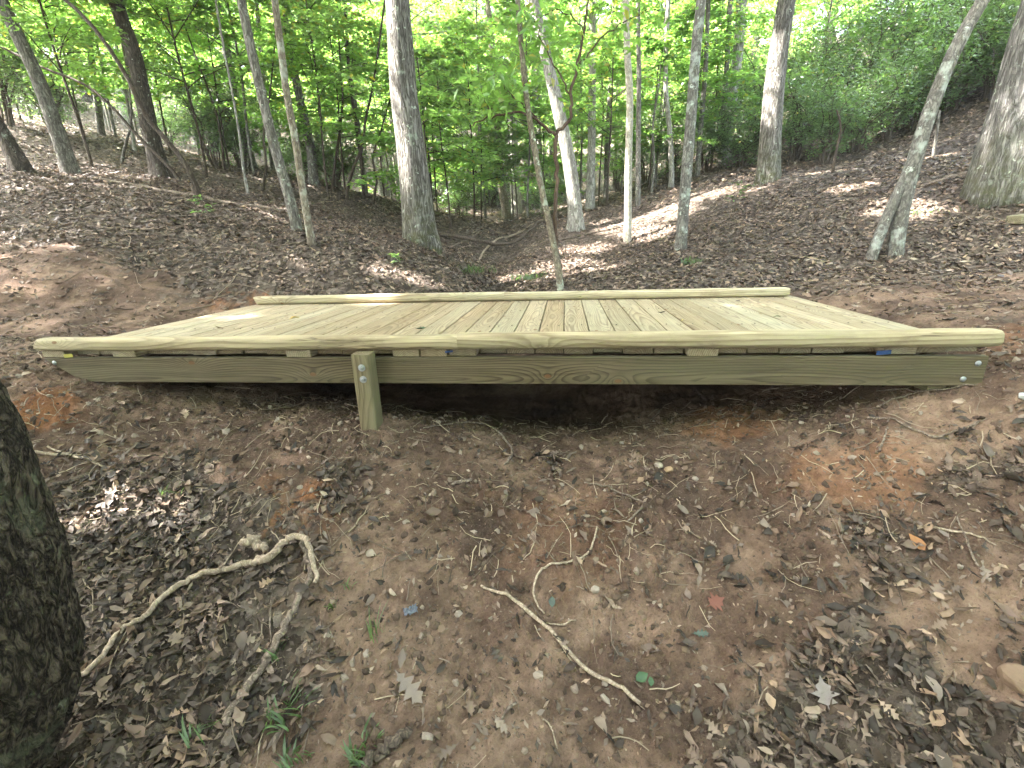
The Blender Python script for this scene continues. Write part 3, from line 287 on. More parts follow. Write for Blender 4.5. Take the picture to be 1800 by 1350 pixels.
# ------------------------------------------------------------------ numeric helpers
def vnoise(x, y, seed=0):
    """smooth gradient noise in 2D, about -1..1"""
    x = np.asarray(x, float); y = np.asarray(y, float)
    xi = np.floor(x).astype(np.int64); yi = np.floor(y).astype(np.int64)
    xf = x - xi; yf = y - yi
    def g(ix, iy):
        h = (ix * 374761393 + iy * 668265263 + seed * 982451653) & 0xffffffff
        h = ((h ^ (h >> 13)) * 1274126177) & 0xffffffff
        h = h ^ (h >> 16)
        a = h.astype(float) / 4294967296.0 * 6.2831853
        return np.cos(a), np.sin(a)
    u = xf * xf * xf * (xf * (xf * 6 - 15) + 10); v = yf * yf * yf * (yf * (yf * 6 - 15) + 10)
    def d(ix, iy, fx, fy):
        gx, gy = g(ix, iy)
        return gx * fx + gy * fy
    n00 = d(xi, yi, xf, yf); n10 = d(xi + 1, yi, xf - 1, yf)
    n01 = d(xi, yi + 1, xf, yf - 1); n11 = d(xi + 1, yi + 1, xf - 1, yf - 1)
    return 1.5 * ((n00 * (1 - u) + n10 * u) * (1 - v) + (n01 * (1 - u) + n11 * u) * v)

def fbm(x, y, octaves, seed=0, gain=0.5):
    s = 0.0; a = 1.0; f = 1.0
    for k in range(octaves):
        s = s + a * vnoise(x * f + 17.3 * k, y * f - 9.1 * k, seed + k); a *= gain; f *= 2.03
    return s

def sstep(a, b, x):
    t = np.clip((np.asarray(x, float) - a) / (b - a), 0, 1)
    return t * t * (3 - 2 * t)

_c = np.array(TERRAIN)
def _tps():
    n = len(_c); xy = _c[:, :2]
    d = np.linalg.norm(xy[:, None] - xy[None], axis=2)
    K = np.where(d > 0, d * d * np.log(d + 1e-12), 0) + 0.02 * np.eye(n)
    Pm = np.c_[np.ones(n), xy]
    A = np.block([[K, Pm], [Pm.T, np.zeros((3, 3))]])
    return np.linalg.solve(A, np.r_[_c[:, 2], 0, 0, 0])
_w = _tps()

def clay_at(x, y):
    """bare orange subsoil thrown up by the digging"""
    s = np.zeros(np.shape(x))
    for (cx, cy, r, a) in CLAY:
        d = np.hypot(np.asarray(x) - cx, (np.asarray(y) - cy) * 1.25) / r
        d = d + 0.45 * fbm(np.asarray(x) * 5, np.asarray(y) * 5, 3, 71)
        s = np.maximum(s, a * (1 - sstep(0.45, 1.1, d)))
    return s

def bare_at(x, y):
    """1 where the soil is trodden or dug bare, 0 where leaves lie thick"""
    x = np.asarray(x, float); y = np.asarray(y, float)
    wob = 0.30 * fbm(x * 1.1, y * 1.1, 3, 5)
    # trail crossing the gully left to right, over the bridge
    yt = 0.95 + 0.05 * np.abs(x - 2.4)
    trail = 0.85 * (1 - sstep(0.2, 1.75, np.abs(y - yt) + 1.3 * wob))
    # dug channel below the bridge towards the viewer
    wdt = 0.78 + 0.55 * sstep(-1.3, -0.2, y)
    ch = (1 - sstep(0.75, 1.15, np.abs(x - 2.75 - 0.15 * (y + 1)) / wdt + wob)) * (1 - sstep(0.1, 0.7, y))
    front = (1 - sstep(0.16, 0.55, np.abs(y + 0.12) + wob * 0.6)) * (1 - sstep(2.8, 4.2, np.abs(x - 2.4)))
    under = (1 - sstep(2.3, 2.8, np.abs(x - 2.4))) * (1 - sstep(1.0, 1.3, np.abs(y - 0.95)))
    rightp = 0.75 * (1 - sstep(0.5, 1.0, np.hypot((x - 4.45) / 0.7, (y + 0.75) / 0.55) + wob))
    b = np.maximum.reduce([trail, ch, front, under, rightp])
    return np.clip(b * (1.0 - 0.35 * sstep(-0.1, 0.6, fbm(x * 2.3, y * 2.3, 3, 15))), 0, 1)

def height(x, y):
    x = np.asarray(x, float); y = np.asarray(y, float)
    z = _w[-3] + _w[-2] * x + _w[-1] * y
    for i in range(len(_c)):
        d2 = (x - _c[i, 0]) ** 2 + (y - _c[i, 1]) ** 2
        z = z + _w[i] * 0.5 * d2 * np.log(d2 + 1e-18)
    near = 1 - sstep(5, 14, np.hypot(x - 2.5, y + 0.5))
    b = bare_at(x, y)
    inside = (1 - sstep(2.35, 2.7, np.abs(x - 2.4))) * (1 - sstep(1.1, 1.5, np.abs(y - 0.95)))
    z = z + (0.035 * fbm(x * 1.3, y * 1.3, 3, 21) + 0.014 * fbm(x * 5, y * 5, 2, 31) * near) * (1 - 0.5 * inside)
    z = z + near * (0.010 * fbm(x * 14, y * 14, 2, 41) + (0.003 + 0.006 * b) * fbm(x * 36, y * 36, 3, 51, 0.6))
    z = z - 0.16 * np.exp(-((x - (2.4 - 0.13 * (y - 2) + 0.25 * np.sin(y * 0.9))) / 0.38) ** 2) * sstep(1.8, 3.0, y) * (1 - sstep(13, 18, y))   # the dry channel
    z = z + 0.10 * (1 - near) * fbm(x * 0.35, y * 0.35, 3, 61)
    z = z + 0.022 * np.exp(-((x - 1.895) ** 2 + (y + 0.05) ** 2) / 0.018)      # earth tamped round the post
    c = clay_at(x, y)
    z = z + 0.018 * c * (0.6 + fbm(x * 20, y * 20, 2, 81))
    return z

def normal_at(x, y, e=0.03):
    hx = (height(x + e, y) - height(x - e, y)) / (2 * e); hy = (height(x, y + e) - height(x, y - e)) / (2 * e)
    n = np.stack([-hx, -hy, np.ones_like(hx)], -1)
    return n / np.linalg.norm(n, axis=-1, keepdims=True)

# ------------------------------------------------------------------ mesh helpers
def make_mesh(name, verts, tris=None, quads=None, mats=(), smooth=False, attrs=None, polymat=None):
    me = bpy.data.meshes.new(name)
    verts = np.asarray(verts, np.float32).reshape(-1, 3)
    nt = 0 if tris is None else len(tris); nq = 0 if quads is None else len(quads)
    loops = []
    if nt: loops.append(np.asarray(tris, np.int32).ravel())
    if nq: loops.append(np.asarray(quads, np.int32).ravel())
    loops = np.concatenate(loops)
    starts = np.concatenate([np.arange(nt) * 3, nt * 3 + np.arange(nq) * 4]).astype(np.int32)
    me.vertices.add(len(verts)); me.vertices.foreach_set('co', verts.ravel())
    me.loops.add(len(loops)); me.loops.foreach_set('vertex_index', loops)
    me.polygons.add(nt + nq); me.polygons.foreach_set('loop_start', starts)
    me.polygons.foreach_set('use_smooth', np.full(nt + nq, bool(smooth)))
    for m in mats: me.materials.append(m)
    if polymat is not None: me.polygons.foreach_set('material_index', np.asarray(polymat, np.int32))
    for k, v in (attrs or {}).items():
        v = np.asarray(v, np.float32)
        if v.ndim == 1:
            me.attributes.new(k, 'FLOAT', 'POINT').data.foreach_set('value', v)
        else:
            c = np.ones((len(v), 4), np.float32); c[:, :3] = v
            me.attributes.new(k, 'FLOAT_COLOR', 'POINT').data.foreach_set('color', c.ravel())
    me.update(); me.validate()
    return me

def link(name, me, parent=None, loc=(0, 0, 0), rot=(0, 0, 0), scale=None, **props):
    o = bpy.data.objects.new(name, me)
    COL.objects.link(o)
    o.location = loc; o.rotation_euler = rot
    if scale is not None: o.scale = scale if hasattr(scale, '__len__') else (scale,) * 3
    if parent is not None: o.parent = parent
    for k, v in props.items():
        if v is not None: o[k] = v
    return o

class Geo:
    """collects vertices, triangles and quads into one mesh"""
    def __init__(s): s.v = []; s.t = []; s.q = []; s.n = 0; s.a = []
    def add(s, v, tris=None, quads=None, a=None):
        v = np.asarray(v, float).reshape(-1, 3)
        if tris is not None and len(tris): s.t.append(np.asarray(tris, np.int64) + s.n)
        if quads is not None and len(quads): s.q.append(np.asarray(quads, np.int64) + s.n)
        s.v.append(v); s.n += len(v)
        if a is not None: s.a.append(np.broadcast_to(np.asarray(a, float), (len(v),)))
    def mesh(s, name, mats=(), smooth=False, attr=None):
        t = np.concatenate(s.t) if s.t else None; q = np.concatenate(s.q) if s.q else None
        at = {attr: np.concatenate(s.a)} if attr else None
        return make_mesh(name, np.concatenate(s.v), t, q, mats, smooth, at)

def resample(pts, n):
    pts = np.asarray(pts, float)
    m = len(pts)
    d = np.r_[0, np.cumsum(np.linalg.norm(np.diff(pts[:, :3], axis=0), axis=1))]
    t = np.linspace(0, d[-1], n)
    if m < 3:
        return np.stack([np.interp(t, d, pts[:, k]) for k in range(pts.shape[1])], 1)
    tan = np.gradient(pts, d, axis=0)
    i = np.clip(np.searchsorted(d, t) - 1, 0, m - 2)
    h = (d[i + 1] - d[i])[:, None]; u = ((t - d[i]) / (d[i + 1] - d[i]))[:, None]
    return ((2 * u**3 - 3 * u**2 + 1) * pts[i] + (u**3 - 2 * u**2 + u) * h * tan[i]
            + (-2 * u**3 + 3 * u**2) * pts[i + 1] + (u**3 - u**2) * h * tan[i + 1])

def tube(pts, rad, ns=8, cap=True, rmod=None):
    """tube along a polyline; rmod(i_ring_param array, angle array) multiplies the radius"""
    pts = np.asarray(pts, float); n = len(pts); rad = np.broadcast_to(np.asarray(rad, float), (n,))
    tan = np.gradient(pts, axis=0); tan /= np.linalg.norm(tan, axis=1, keepdims=True) + 1e-12
    ref = np.array([0.0, 1.0, 0.0]) if abs(tan[0][1]) < 0.9 else np.array([1.0, 0, 0])
    U = np.zeros((n, 3))
    u = ref - tan[0] * (ref @ tan[0])
    for i in range(n):
        u = u - tan[i] * (u @ tan[i]); u = u / (np.linalg.norm(u) + 1e-12); U[i] = u
    V = np.cross(tan, U)
    ang = np.linspace(0, 2 * math.pi, ns, endpoint=False)
    R = np.repeat(rad[:, None], ns, 1)
    if rmod is not None:
        R = R * rmod(np.repeat(np.arange(n)[:, None], ns, 1), np.repeat(ang[None], n, 0))
    v = pts[:, None] + R[..., None] * (np.cos(ang)[None, :, None] * U[:, None] + np.sin(ang)[None, :, None] * V[:, None])
    v = v.reshape(-1, 3)
    i = np.arange(n - 1)[:, None] * ns; j = np.arange(ns)[None]; k = (j + 1) % ns
    q = np.stack([i + j, i + k, i + ns + k, i + ns + j], -1).reshape(-1, 4)
    t = None
    if cap:
        v = np.r_[v, pts[:1], pts[-1:]]
        b = n * ns
        jj = np.arange(ns); kk = (jj + 1) % ns
        t = np.r_[np.stack([np.full(ns, b), kk, jj], 1), np.stack([np.full(ns, b + 1), (n - 1) * ns + jj, (n - 1) * ns + kk], 1)]
    return v, t, q

def box(sx, sy, sz, bev=0.003):
    """bevelled box centred on the origin: 24 outline vertices"""
    hx, hy, hz = sx / 2, sy / 2, sz / 2
    pr = [(-hy, -hz + bev), (-hy + bev, -hz), (hy - bev, -hz), (hy, -hz + bev), (hy, hz - bev), (hy - bev, hz), (-hy + bev, hz), (-hy, hz - bev)]
    v = []
    for x, k in ((-hx, bev), (-hx + bev, 0), (hx - bev, 0), (hx, bev)):
        for (y, z) in pr:
            v.append((x, y * (1 - k / hy), z * (1 - k / hz)))
    v = np.array(v)
    i = np.arange(3)[:, None] * 8; j = np.arange(8)[None]; k = (j + 1) % 8
    q = np.stack([i + j, i + 8 + j, i + 8 + k, i + k], -1).reshape(-1, 4)
    q = np.r_[q, [[0, 1, 2, 3], [0, 3, 4, 7], [4, 5, 6, 7], [27, 26, 25, 24], [31, 28, 27, 24], [31, 30, 29, 28]]]
    return v, q

# ------------------------------------------------------------------ material helpers
class NT:
    def __init__(s, name):
        s.m = bpy.data.materials.new(name); s.m.use_nodes = True
        s.t = s.m.node_tree; s.t.nodes.clear()
        s.out = s.t.nodes.new('ShaderNodeOutputMaterial')
    def n(s, typ, ins=None, **kw):
        nd = s.t.nodes.new(typ)
        for k, v in kw.items(): setattr(nd, k, v)
        for k, v in (ins or {}).items(): s.put(nd.inputs[k], v)
        return nd
    def put(s, sock, v):
        if isinstance(v, bpy.types.NodeSocket): s.t.links.new(v, sock)
        elif isinstance(v, bpy.types.Node): s.t.links.new(v.outputs[0], sock)
        else:
            if sock.type == 'RGBA' and len(v) == 3: v = (*v, 1)
            sock.default_value = v
    def math(s, op, a, b=None, c=None, clamp=False):
        nd = s.n('ShaderNodeMath', operation=op, use_clamp=clamp)
        s.put(nd.inputs[0], a)
        if b is not None: s.put(nd.inputs[1], b)
        if c is not None: s.put(nd.inputs[2], c)
        return nd.outputs[0]
    def vmath(s, op, a, b=None):
        nd = s.n('ShaderNodeVectorMath', operation=op)
        s.put(nd.inputs[0], a)
        if b is not None: s.put(nd.inputs[1], b)
        return nd.outputs['Value'] if op in ('LENGTH', 'DOT_PRODUCT') else nd.outputs[0]
    def noise(s, co, scale, detail=3, rough=0.55, dist=0.0, color=False):
        nd = s.n('ShaderNodeTexNoise', {'Scale': scale, 'Detail': detail, 'Roughness': rough, 'Distortion': dist})
        if co is not None: s.put(nd.inputs['Vector'], co)
        return nd.outputs['Color' if color else 'Fac']
    def ramp(s, fac, stops, interp='LINEAR'):
        nd = s.n('ShaderNodeValToRGB'); nd.color_ramp.interpolation = interp
        e = nd.color_ramp.elements
        while len(e) < len(stops): e.new(0.5)
        for el, (p, c) in zip(e, stops):
            el.position = p; el.color = (*c, 1) if hasattr(c, '__len__') else (c, c, c, 1)
        s.put(nd.inputs[0], fac)
        return nd.outputs[0]
    def mix(s, fac, a, b, blend='MIX'):
        nd = s.n('ShaderNodeMix', data_type='RGBA', blend_type=blend)
        s.put(nd.inputs[0], fac); s.put(nd.inputs[6], a); s.put(nd.inputs[7], b)
        return nd.outputs[2]
    def rng(s, v, a, b, c=0.0, d=1.0, smooth=False):
        nd = s.n('ShaderNodeMapRange', {0: v, 1: a, 2: b, 3: c, 4: d})
        if smooth: nd.interpolation_type = 'SMOOTHSTEP'
        return nd.outputs[0]
    def bump(s, h, strength=0.5, dist=0.01, normal=None):
        nd = s.n('ShaderNodeBump', {'Strength': strength, 'Distance': dist, 'Height': h})
        if normal is not None: s.put(nd.inputs['Normal'], normal)
        return nd.outputs[0]
    def principled(s, color, rough=0.8, normal=None, spec=0.3, **ex):
        nd = s.n('ShaderNodeBsdfPrincipled', {'Base Color': color, 'Roughness': rough, 'Specular IOR Level': spec})
        if normal is not None: s.put(nd.inputs['Normal'], normal)
        for k, v in ex.items(): s.put(nd.inputs[k], v)
        s.t.links.new(nd.outputs[0], s.out.inputs['Surface'])
        return s.m
    def attr(s, name, out='Fac'):
        return s.n('ShaderNodeAttribute', attribute_name=name).outputs[out]
    def obj(s): return s.n('ShaderNodeTexCoord').outputs['Object']
    def rand(s): return s.n('ShaderNodeObjectInfo').outputs['Random']
    def scale(s, co, v): return s.vmath('MULTIPLY', co, v)

def mat_ground():
    t = NT('soil_and_humus'); co = t.obj()
    bare, clay = t.attr('bare'), t.attr('clay')
    n1 = t.noise(co, 2.2, 5, 0.6); n2 = t.noise(co, 17, 5, 0.65); n3 = t.noise(co, 120, 4, 0.7)
    soil = t.ramp(n1, [(0.30, (0.062, 0.042, 0.032)), (0.48, (0.118, 0.077, 0.056)), (0.64, (0.265, 0.182, 0.132))])
    soil = t.mix(t.rng(n2, 0.35, 0.7), t.mix(1.0, soil, (0.62, 0.58, 0.56), 'MULTIPLY'), soil)
    soil = t.mix(t.rng(n3, 0.58, 0.80, 0, 0.5), soil, (0.26, 0.21, 0.165))
    soil = t.mix(t.rng(n3, 0.44, 0.30, 0, 0.65), soil, (0.040, 0.028, 0.021))
    orange = t.ramp(n2, [(0.3, (0.130, 0.052, 0.022)), (0.7, (0.28, 0.120, 0.050))])
    soil = t.mix(t.math('MULTIPLY', clay, 0.85), soil, orange)
    # old leaf mat: overlapping flakes of grey-brown
    vo = t.n('ShaderNodeTexVoronoi', {'Scale': 24.0, 'Randomness': 1.0, 'Vector': t.vmath('ADD', co, t.vmath('MULTIPLY', t.noise(co, 30, 2, color=True), (0.05, 0.05, 0.05)))})
    flake = t.n('ShaderNodeSeparateColor', {0: vo.outputs['Color']}).outputs[0]
    mat_ = t.ramp(flake, [(0.0, (0.026, 0.020, 0.016)), (0.4, (0.070, 0.055, 0.043)), (0.75, (0.130, 0.105, 0.085)), (1.0, (0.23, 0.19, 0.155))])
    mat_ = t.mix(t.rng(n2, 0.3, 0.7, 0.15, 0.75), mat_, (0.050, 0.035, 0.026))
    edge = t.rng(t.math('ADD', bare, t.math('MULTIPLY', t.math('SUBTRACT', n2, 0.5), 0.9)), 0.25, 0.6)
    colr = t.mix(edge, mat_, soil)
    h = t.math('ADD', t.math('MULTIPLY', n2, 0.7), t.math('ADD', t.math('MULTIPLY', n3, 0.42), t.math('MULTIPLY', flake, t.math('MULTIPLY', t.math('SUBTRACT', 1.0, bare), 0.5))))
    return t.principled(colr, 0.95, t.bump(h, 1.0, 0.028), 0.15)

def mat_wood(name, light, dark, green, green_amt=0.5, ring=95.0, knot_density=1.0, dirt=0.15, contrast=1.0, rough=0.75, checks=0.4, mud=0.35, kpick=0.45):
    """sawn softwood: growth rings cut along a slightly tilted pith, knots, fibre streaks; length runs along local X"""
    t = NT(name); co0 = t.obj(); rd = t.rand()
    off = t.n('ShaderNodeCombineXYZ', {0: t.math('MULTIPLY', rd, 91.7), 1: t.math('MULTIPLY', rd, 37.3), 2: t.math('MULTIPLY', rd, 13.1)}).outputs[0]
    co = t.vmath('ADD', co0, off)
    sx = t.n('ShaderNodeSeparateXYZ', {0: co0}); 
    w1 = t.math('SUBTRACT', t.noise(t.scale(co, (0.55, 1.2, 1.2)), 1.0, 2, 0.5), 0.5)
    w2 = t.math('SUBTRACT', t.noise(t.vmath('ADD', t.scale(co, (0.7, 1.2, 1.2)), (5.2, 1.3, 8.8)), 1.0, 2, 0.5), 0.5)
    r2 = t.math('FRACT', t.math('MULTIPLY', rd, 17.31))
    yy = t.math('ADD', t.math('ADD', sx.outputs[1], t.math('MULTIPLY', w1, 0.22)), t.math('MULTIPLY', t.math('SUBTRACT', rd, 0.5), 0.10))
    zz = t.math('ADD', t.math('ADD', sx.outputs[2], t.math('MULTIPLY', w2, 0.14)), t.math('ADD', 0.02, t.math('MULTIPLY', r2, 0.07)))
    r = t.math('SQRT', t.math('ADD', t.math('MULTIPLY', yy, yy), t.math('MULTIPLY', zz, zz)))
    # knots
    sc_ = t.n('ShaderNodeSeparateXYZ', {0: co})
    kc = t.n('ShaderNodeCombineXYZ', {0: t.math('MULTIPLY', sc_.outputs[0], 1.25 * knot_density), 1: t.math('MULTIPLY', t.math('ADD', sc_.outputs[1], sc_.outputs[2]), 5.2)}).outputs[0]
    vo = t.n('ShaderNodeTexVoronoi', {'Scale': 1.0, 'Randomness': 1.0, 'Vector': kc}, voronoi_dimensions='2D')
    rel = t.vmath('SUBTRACT', kc, vo.outputs['Position'])
    real = t.vmath('LENGTH', t.scale(rel, (0.55 / 1.25, 1 / 5.2, 0.0)))      # metres from the knot in the face
    pick = t.math('GREATER_THAN', t.n('ShaderNodeSeparateColor', {0: vo.outputs['Color']}).outputs[1], kpick)
    swirl = t.math('MULTIPLY', t.math('EXPONENT', t.math('MULTIPLY', real, -26.0)), pick)
    fine = t.math('MULTIPLY', t.math('SUBTRACT', t.noise(t.scale(co, (3, 30, 30)), 1.0, 2), 0.5), 0.35)
    ph = t.math('ADD', t.math('ADD', t.math('MULTIPLY', r, ring), t.math('MULTIPLY', swirl, 6.0)), fine)
    fr = t.math('FRACT', ph)
    late = t.ramp(fr, [(0.0, 0.15), (0.45, 0.25), (0.82, 1.0), (0.92, 0.9), (1.0, 0.15)])
    fib = t.noise(t.scale(co, (3, 150, 150)), 1.0, 3, 0.6)
    colr = t.mix(t.math('MULTIPLY', late, 0.62 * contrast), light, dark)
    colr = t.mix(t.rng(fib, 0.3, 0.75, 0.0, 0.45), colr, t.mix(1.0, colr, (0.70, 0.66, 0.58), 'MULTIPLY'))
    stk = t.noise(t.scale(co, (1.3, 45, 45)), 1.0, 4, 0.65)
    colr = t.mix(t.rng(stk, 0.38, 0.64, 0.0, 0.55 * contrast, True), colr, t.mix(1.0, colr, (0.60, 0.56, 0.52), 'MULTIPLY'))
    g = t.noise(t.scale(co, (0.9, 5, 5)), 1.0, 3, 0.6)
    colr = t.mix(t.rng(g, 0.35, 0.72, 0.0, green_amt), colr, green)
    colr = t.mix(t.math('MULTIPLY', t.math('FRACT', t.math('MULTIPLY', rd, 43.7)), 0.9), colr, t.mix(1.0, colr, (0.70, 0.62, 0.54), 'MULTIPLY'))
    colr = t.mix(t.math('MULTIPLY', t.math('FRACT', t.math('MULTIPLY', rd, 71.3)), 0.6), colr, t.mix(1.0, colr, (0.84, 0.92, 0.95), 'MULTIPLY'))
    kn = t.math('MULTIPLY', t.rng(real, 0.013, 0.006, 0, 1, True), pick)
    colr = t.mix(t.math('MULTIPLY', kn, 0.85), colr, (0.115, 0.052, 0.020))
    dn = t.noise(t.scale(t.vmath('ADD', co, (3.1, 7.7, 1.9)), (0.45, 1, 1)), 11.0, 5, 0.72)
    colr = t.mix(t.rng(dn, 0.55, 0.85, 0, dirt), colr, (0.10, 0.068, 0.042))
    ck = t.math('ABSOLUTE', t.math('SUBTRACT', t.noise(t.scale(t.vmath('ADD', co, (7.7, 0.4, 2.6)), (0.9, 24, 24)), 1.0, 3, 0.55), 0.5))
    ckm = t.math('MULTIPLY', t.rng(ck, 0.010, 0.002, 0, 1), t.rng(t.noise(t.scale(co, (1.1, 3, 3)), 1.0, 2), 0.50, 0.62, 0, 1))
    colr = t.mix(t.math('MULTIPLY', ckm, checks), colr, (0.055, 0.038, 0.024))
    md = t.noise(t.vmath('ADD', co0, (0.3, 5.1, 2.2)), 3.2, 5, 0.68)
    colr = t.mix(t.rng(md, 0.52, 0.78, 0, mud), colr, (0.125, 0.088, 0.060))
    h = t.math('ADD', t.math('MULTIPLY', ckm, -1.2), t.math('MULTIPLY', late, 0.35))
    h = t.math('ADD', h, t.math('ADD', t.math('MULTIPLY', fib, 0.65), t.math('MULTIPLY', kn, -0.5)))
    return t.principled(colr, rough, t.bump(h, 0.6, 0.005), 0.2)

def mat_bark(name, dark, light, sc=26.0, stretch=0.16, bump=0.9, dist=0.02, lichen=0.0, lich_col=(0.33, 0.37, 0.30), moss=0.0, red=0.0):
    t = NT(name); co0 = t.obj(); rd = t.rand()
    co = t.vmath('ADD', co0, t.n('ShaderNodeCombineXYZ', {0: t.math('MULTIPLY', rd, 31.0), 1: t.math('MULTIPLY', rd, 17.0), 2: t.math('MULTIPLY', rd, 47.0)}).outputs[0])
    wv = t.vmath('ADD', co, t.vmath('MULTIPLY', t.noise(co, 5.0, 2, color=True), (0.06, 0.06, 0.12)))
    st = t.scale(wv, (1, 1, stretch))
    n1 = t.noise(st, sc, 4, 0.6, 0.4); n2 = t.noise(co, 1.7, 4, 0.6); n3 = t.noise(co, 90, 3, 0.7)
    brk = t.noise(t.scale(wv, (1, 1, min(1.0, stretch * 3.5))), sc * 0.8, 3, 0.6)
    ridge = t.math('ADD', t.rng(t.math('ABSOLUTE', t.math('SUBTRACT', n1, 0.5)), 0.0, 0.16, 0, 0.62), t.math('MULTIPLY', brk, 0.5))
    colr = t.mix(t.rng(ridge, 0.25, 0.80), dark, light)
    colr = t.mix(t.rng(n2, 0.35, 0.7, 0.0, 0.5), colr, t.mix(1.0, colr, (0.62, 0.60, 0.56), 'MULTIPLY'))
    if red: colr = t.mix(t.rng(n3, 0.4, 0.7, 0, red), colr, (0.16, 0.06, 0.035))
    if lichen:
        l1 = t.noise(t.vmath('ADD', co, (9.1, 2.2, 4.4)), 7.5, 4, 0.62)
        colr = t.mix(t.rng(l1, 0.64 - 0.13 * lichen, 0.74 - 0.13 * lichen, 0, 0.7), colr, lich_col)
        l2 = t.noise(t.vmath('ADD', co, (1.1, 8.2, 3.4)), 16, 3, 0.6)
        colr = t.mix(t.rng(l2, 0.64, 0.70, 0, 0.75), colr, [min(1, c * 1.45) for c in lich_col])
    if moss:
        z = t.n('ShaderNodeSeparateXYZ', {0: co0}).outputs[2]
        m = t.math('MULTIPLY', t.rng(z, 0.9, 0.0, 0, 1), t.rng(t.noise(co, 9, 4, 0.7), 0.35, 0.6))
        colr = t.mix(t.math('MULTIPLY', m, moss), colr, (0.07, 0.075, 0.022))
    h = t.math('ADD', ridge, t.math('MULTIPLY', n3, 0.25))
    return t.principled(colr, 0.92, t.bump(h, bump, dist), 0.15)

def mat_leaf(name, refl, trans, var=0.35, mixf=0.5, gloss=0.12, yellow=0.0, rough=0.45):
    t = NT(name)
    rnd = t.attr('rnd')
    a = t.mix(rnd, [c * (1 - var) for c in refl], [min(1, c * (1 + var)) for c in refl])
    b = t.mix(rnd, [c * (1 - var) for c in trans], [min(1, c * (1 + var)) for c in trans])
    if yellow:
        y = t.rng(t.math('FRACT', t.math('MULTIPLY', rnd, 7.13)), 1.0 - yellow, 1.0, 0, 1)
        a = t.mix(y, a, (0.22, 0.20, 0.03)); b = t.mix(y, b, (0.55, 0.48, 0.05))
    d = t.n('ShaderNodeBsdfDiffuse', {'Color': a}); tr = t.n('ShaderNodeBsdfTranslucent', {'Color': b})
    ms = t.n('ShaderNodeMixShader', {0: mixf}); t.put(ms.inputs[1], d); t.put(ms.inputs[2], tr)
    gl = t.n('ShaderNodeBsdfGlossy', {'Color': (0.8, 0.85, 0.8, 1), 'Roughness': rough})
    m2 = t.n('ShaderNodeMixShader', {0: gloss}); t.put(m2.inputs[1], ms); t.put(m2.inputs[2], gl)
    t.t.links.new(m2.outputs[0], t.out.inputs['Surface'])
    return t.m

def mat_litter(name, use_rand=False, tint=None):
    t = NT(name)
    f = t.rand() if use_rand else t.attr('rnd')
    c = t.ramp(f, [(0.0, (0.026, 0.020, 0.015)), (0.25, (0.070, 0.054, 0.042)), (0.5, (0.125, 0.096, 0.078)), (0.72, (0.175, 0.139, 0.113)),
                   (0.90, (0.225, 0.180, 0.142)), (1.0, (0.32, 0.26, 0.20))])
    c = t.mix(t.math('MULTIPLY', t.math('FRACT', t.math('MULTIPLY', f, 23.7)), 0.75), c, t.mix(1.0, c, (1.12, 0.88, 0.68), 'MULTIPLY'))
    if tint: c = t.mix(0.9, c, tint)
    co = t.obj()
    c = t.mix(t.rng(t.noise(co, 60, 3), 0.35, 0.7, 0, 0.4), c, t.mix(1.0, c, (0.55, 0.5, 0.48), 'MULTIPLY'))
    d = t.n('ShaderNodeBsdfPrincipled', {'Base Color': c, 'Roughness': 0.62, 'Specular IOR Level': 0.35})
    tr = t.n('ShaderNodeBsdfTranslucent', {'Color': c})
    ms = t.n('ShaderNodeMixShader', {0: 0.12}); t.put(ms.inputs[1], d); t.put(ms.inputs[2], tr)
    t.t.links.new(ms.outputs[0], t.out.inputs['Surface'])
    return t.m

def mat_plain(name, col, rough=0.8, var=0.25, sc=30, bump=0.3, metal=0.0, dist=0.005, use_rand=False):
    t = NT(name); co = t.obj()
    n = t.noise(co, sc, 4, 0.65)
    c = t.mix(n, [x * (1 - var) for x in col], [min(1, x * (1 + var)) for x in col])
    if use_rand: c = t.mix(t.rand(), t.mix(1.0, c, (0.6, 0.58, 0.55), 'MULTIPLY'), c)
    return t.principled(c, rough, t.bump(n, bump, dist), 0.3, Metallic=metal)

M_ground = mat_ground()
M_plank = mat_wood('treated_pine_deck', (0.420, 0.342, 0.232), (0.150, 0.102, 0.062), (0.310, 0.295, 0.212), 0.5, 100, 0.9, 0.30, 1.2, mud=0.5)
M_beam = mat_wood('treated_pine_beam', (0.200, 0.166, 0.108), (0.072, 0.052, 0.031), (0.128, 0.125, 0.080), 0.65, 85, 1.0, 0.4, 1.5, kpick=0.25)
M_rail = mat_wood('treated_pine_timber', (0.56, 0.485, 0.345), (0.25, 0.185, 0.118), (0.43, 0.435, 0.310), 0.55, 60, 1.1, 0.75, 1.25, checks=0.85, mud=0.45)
M_post = mat_wood('treated_pine_post', (0.270, 0.230, 0.150), (0.110, 0.080, 0.048), (0.165, 0.172, 0.108), 0.8, 70, 1.2, 0.5, 1.1)
M_steel = mat_plain('galvanised_steel', (0.30, 0.31, 0.32), 0.5, 0.3, 90, 0.15, 0.9)
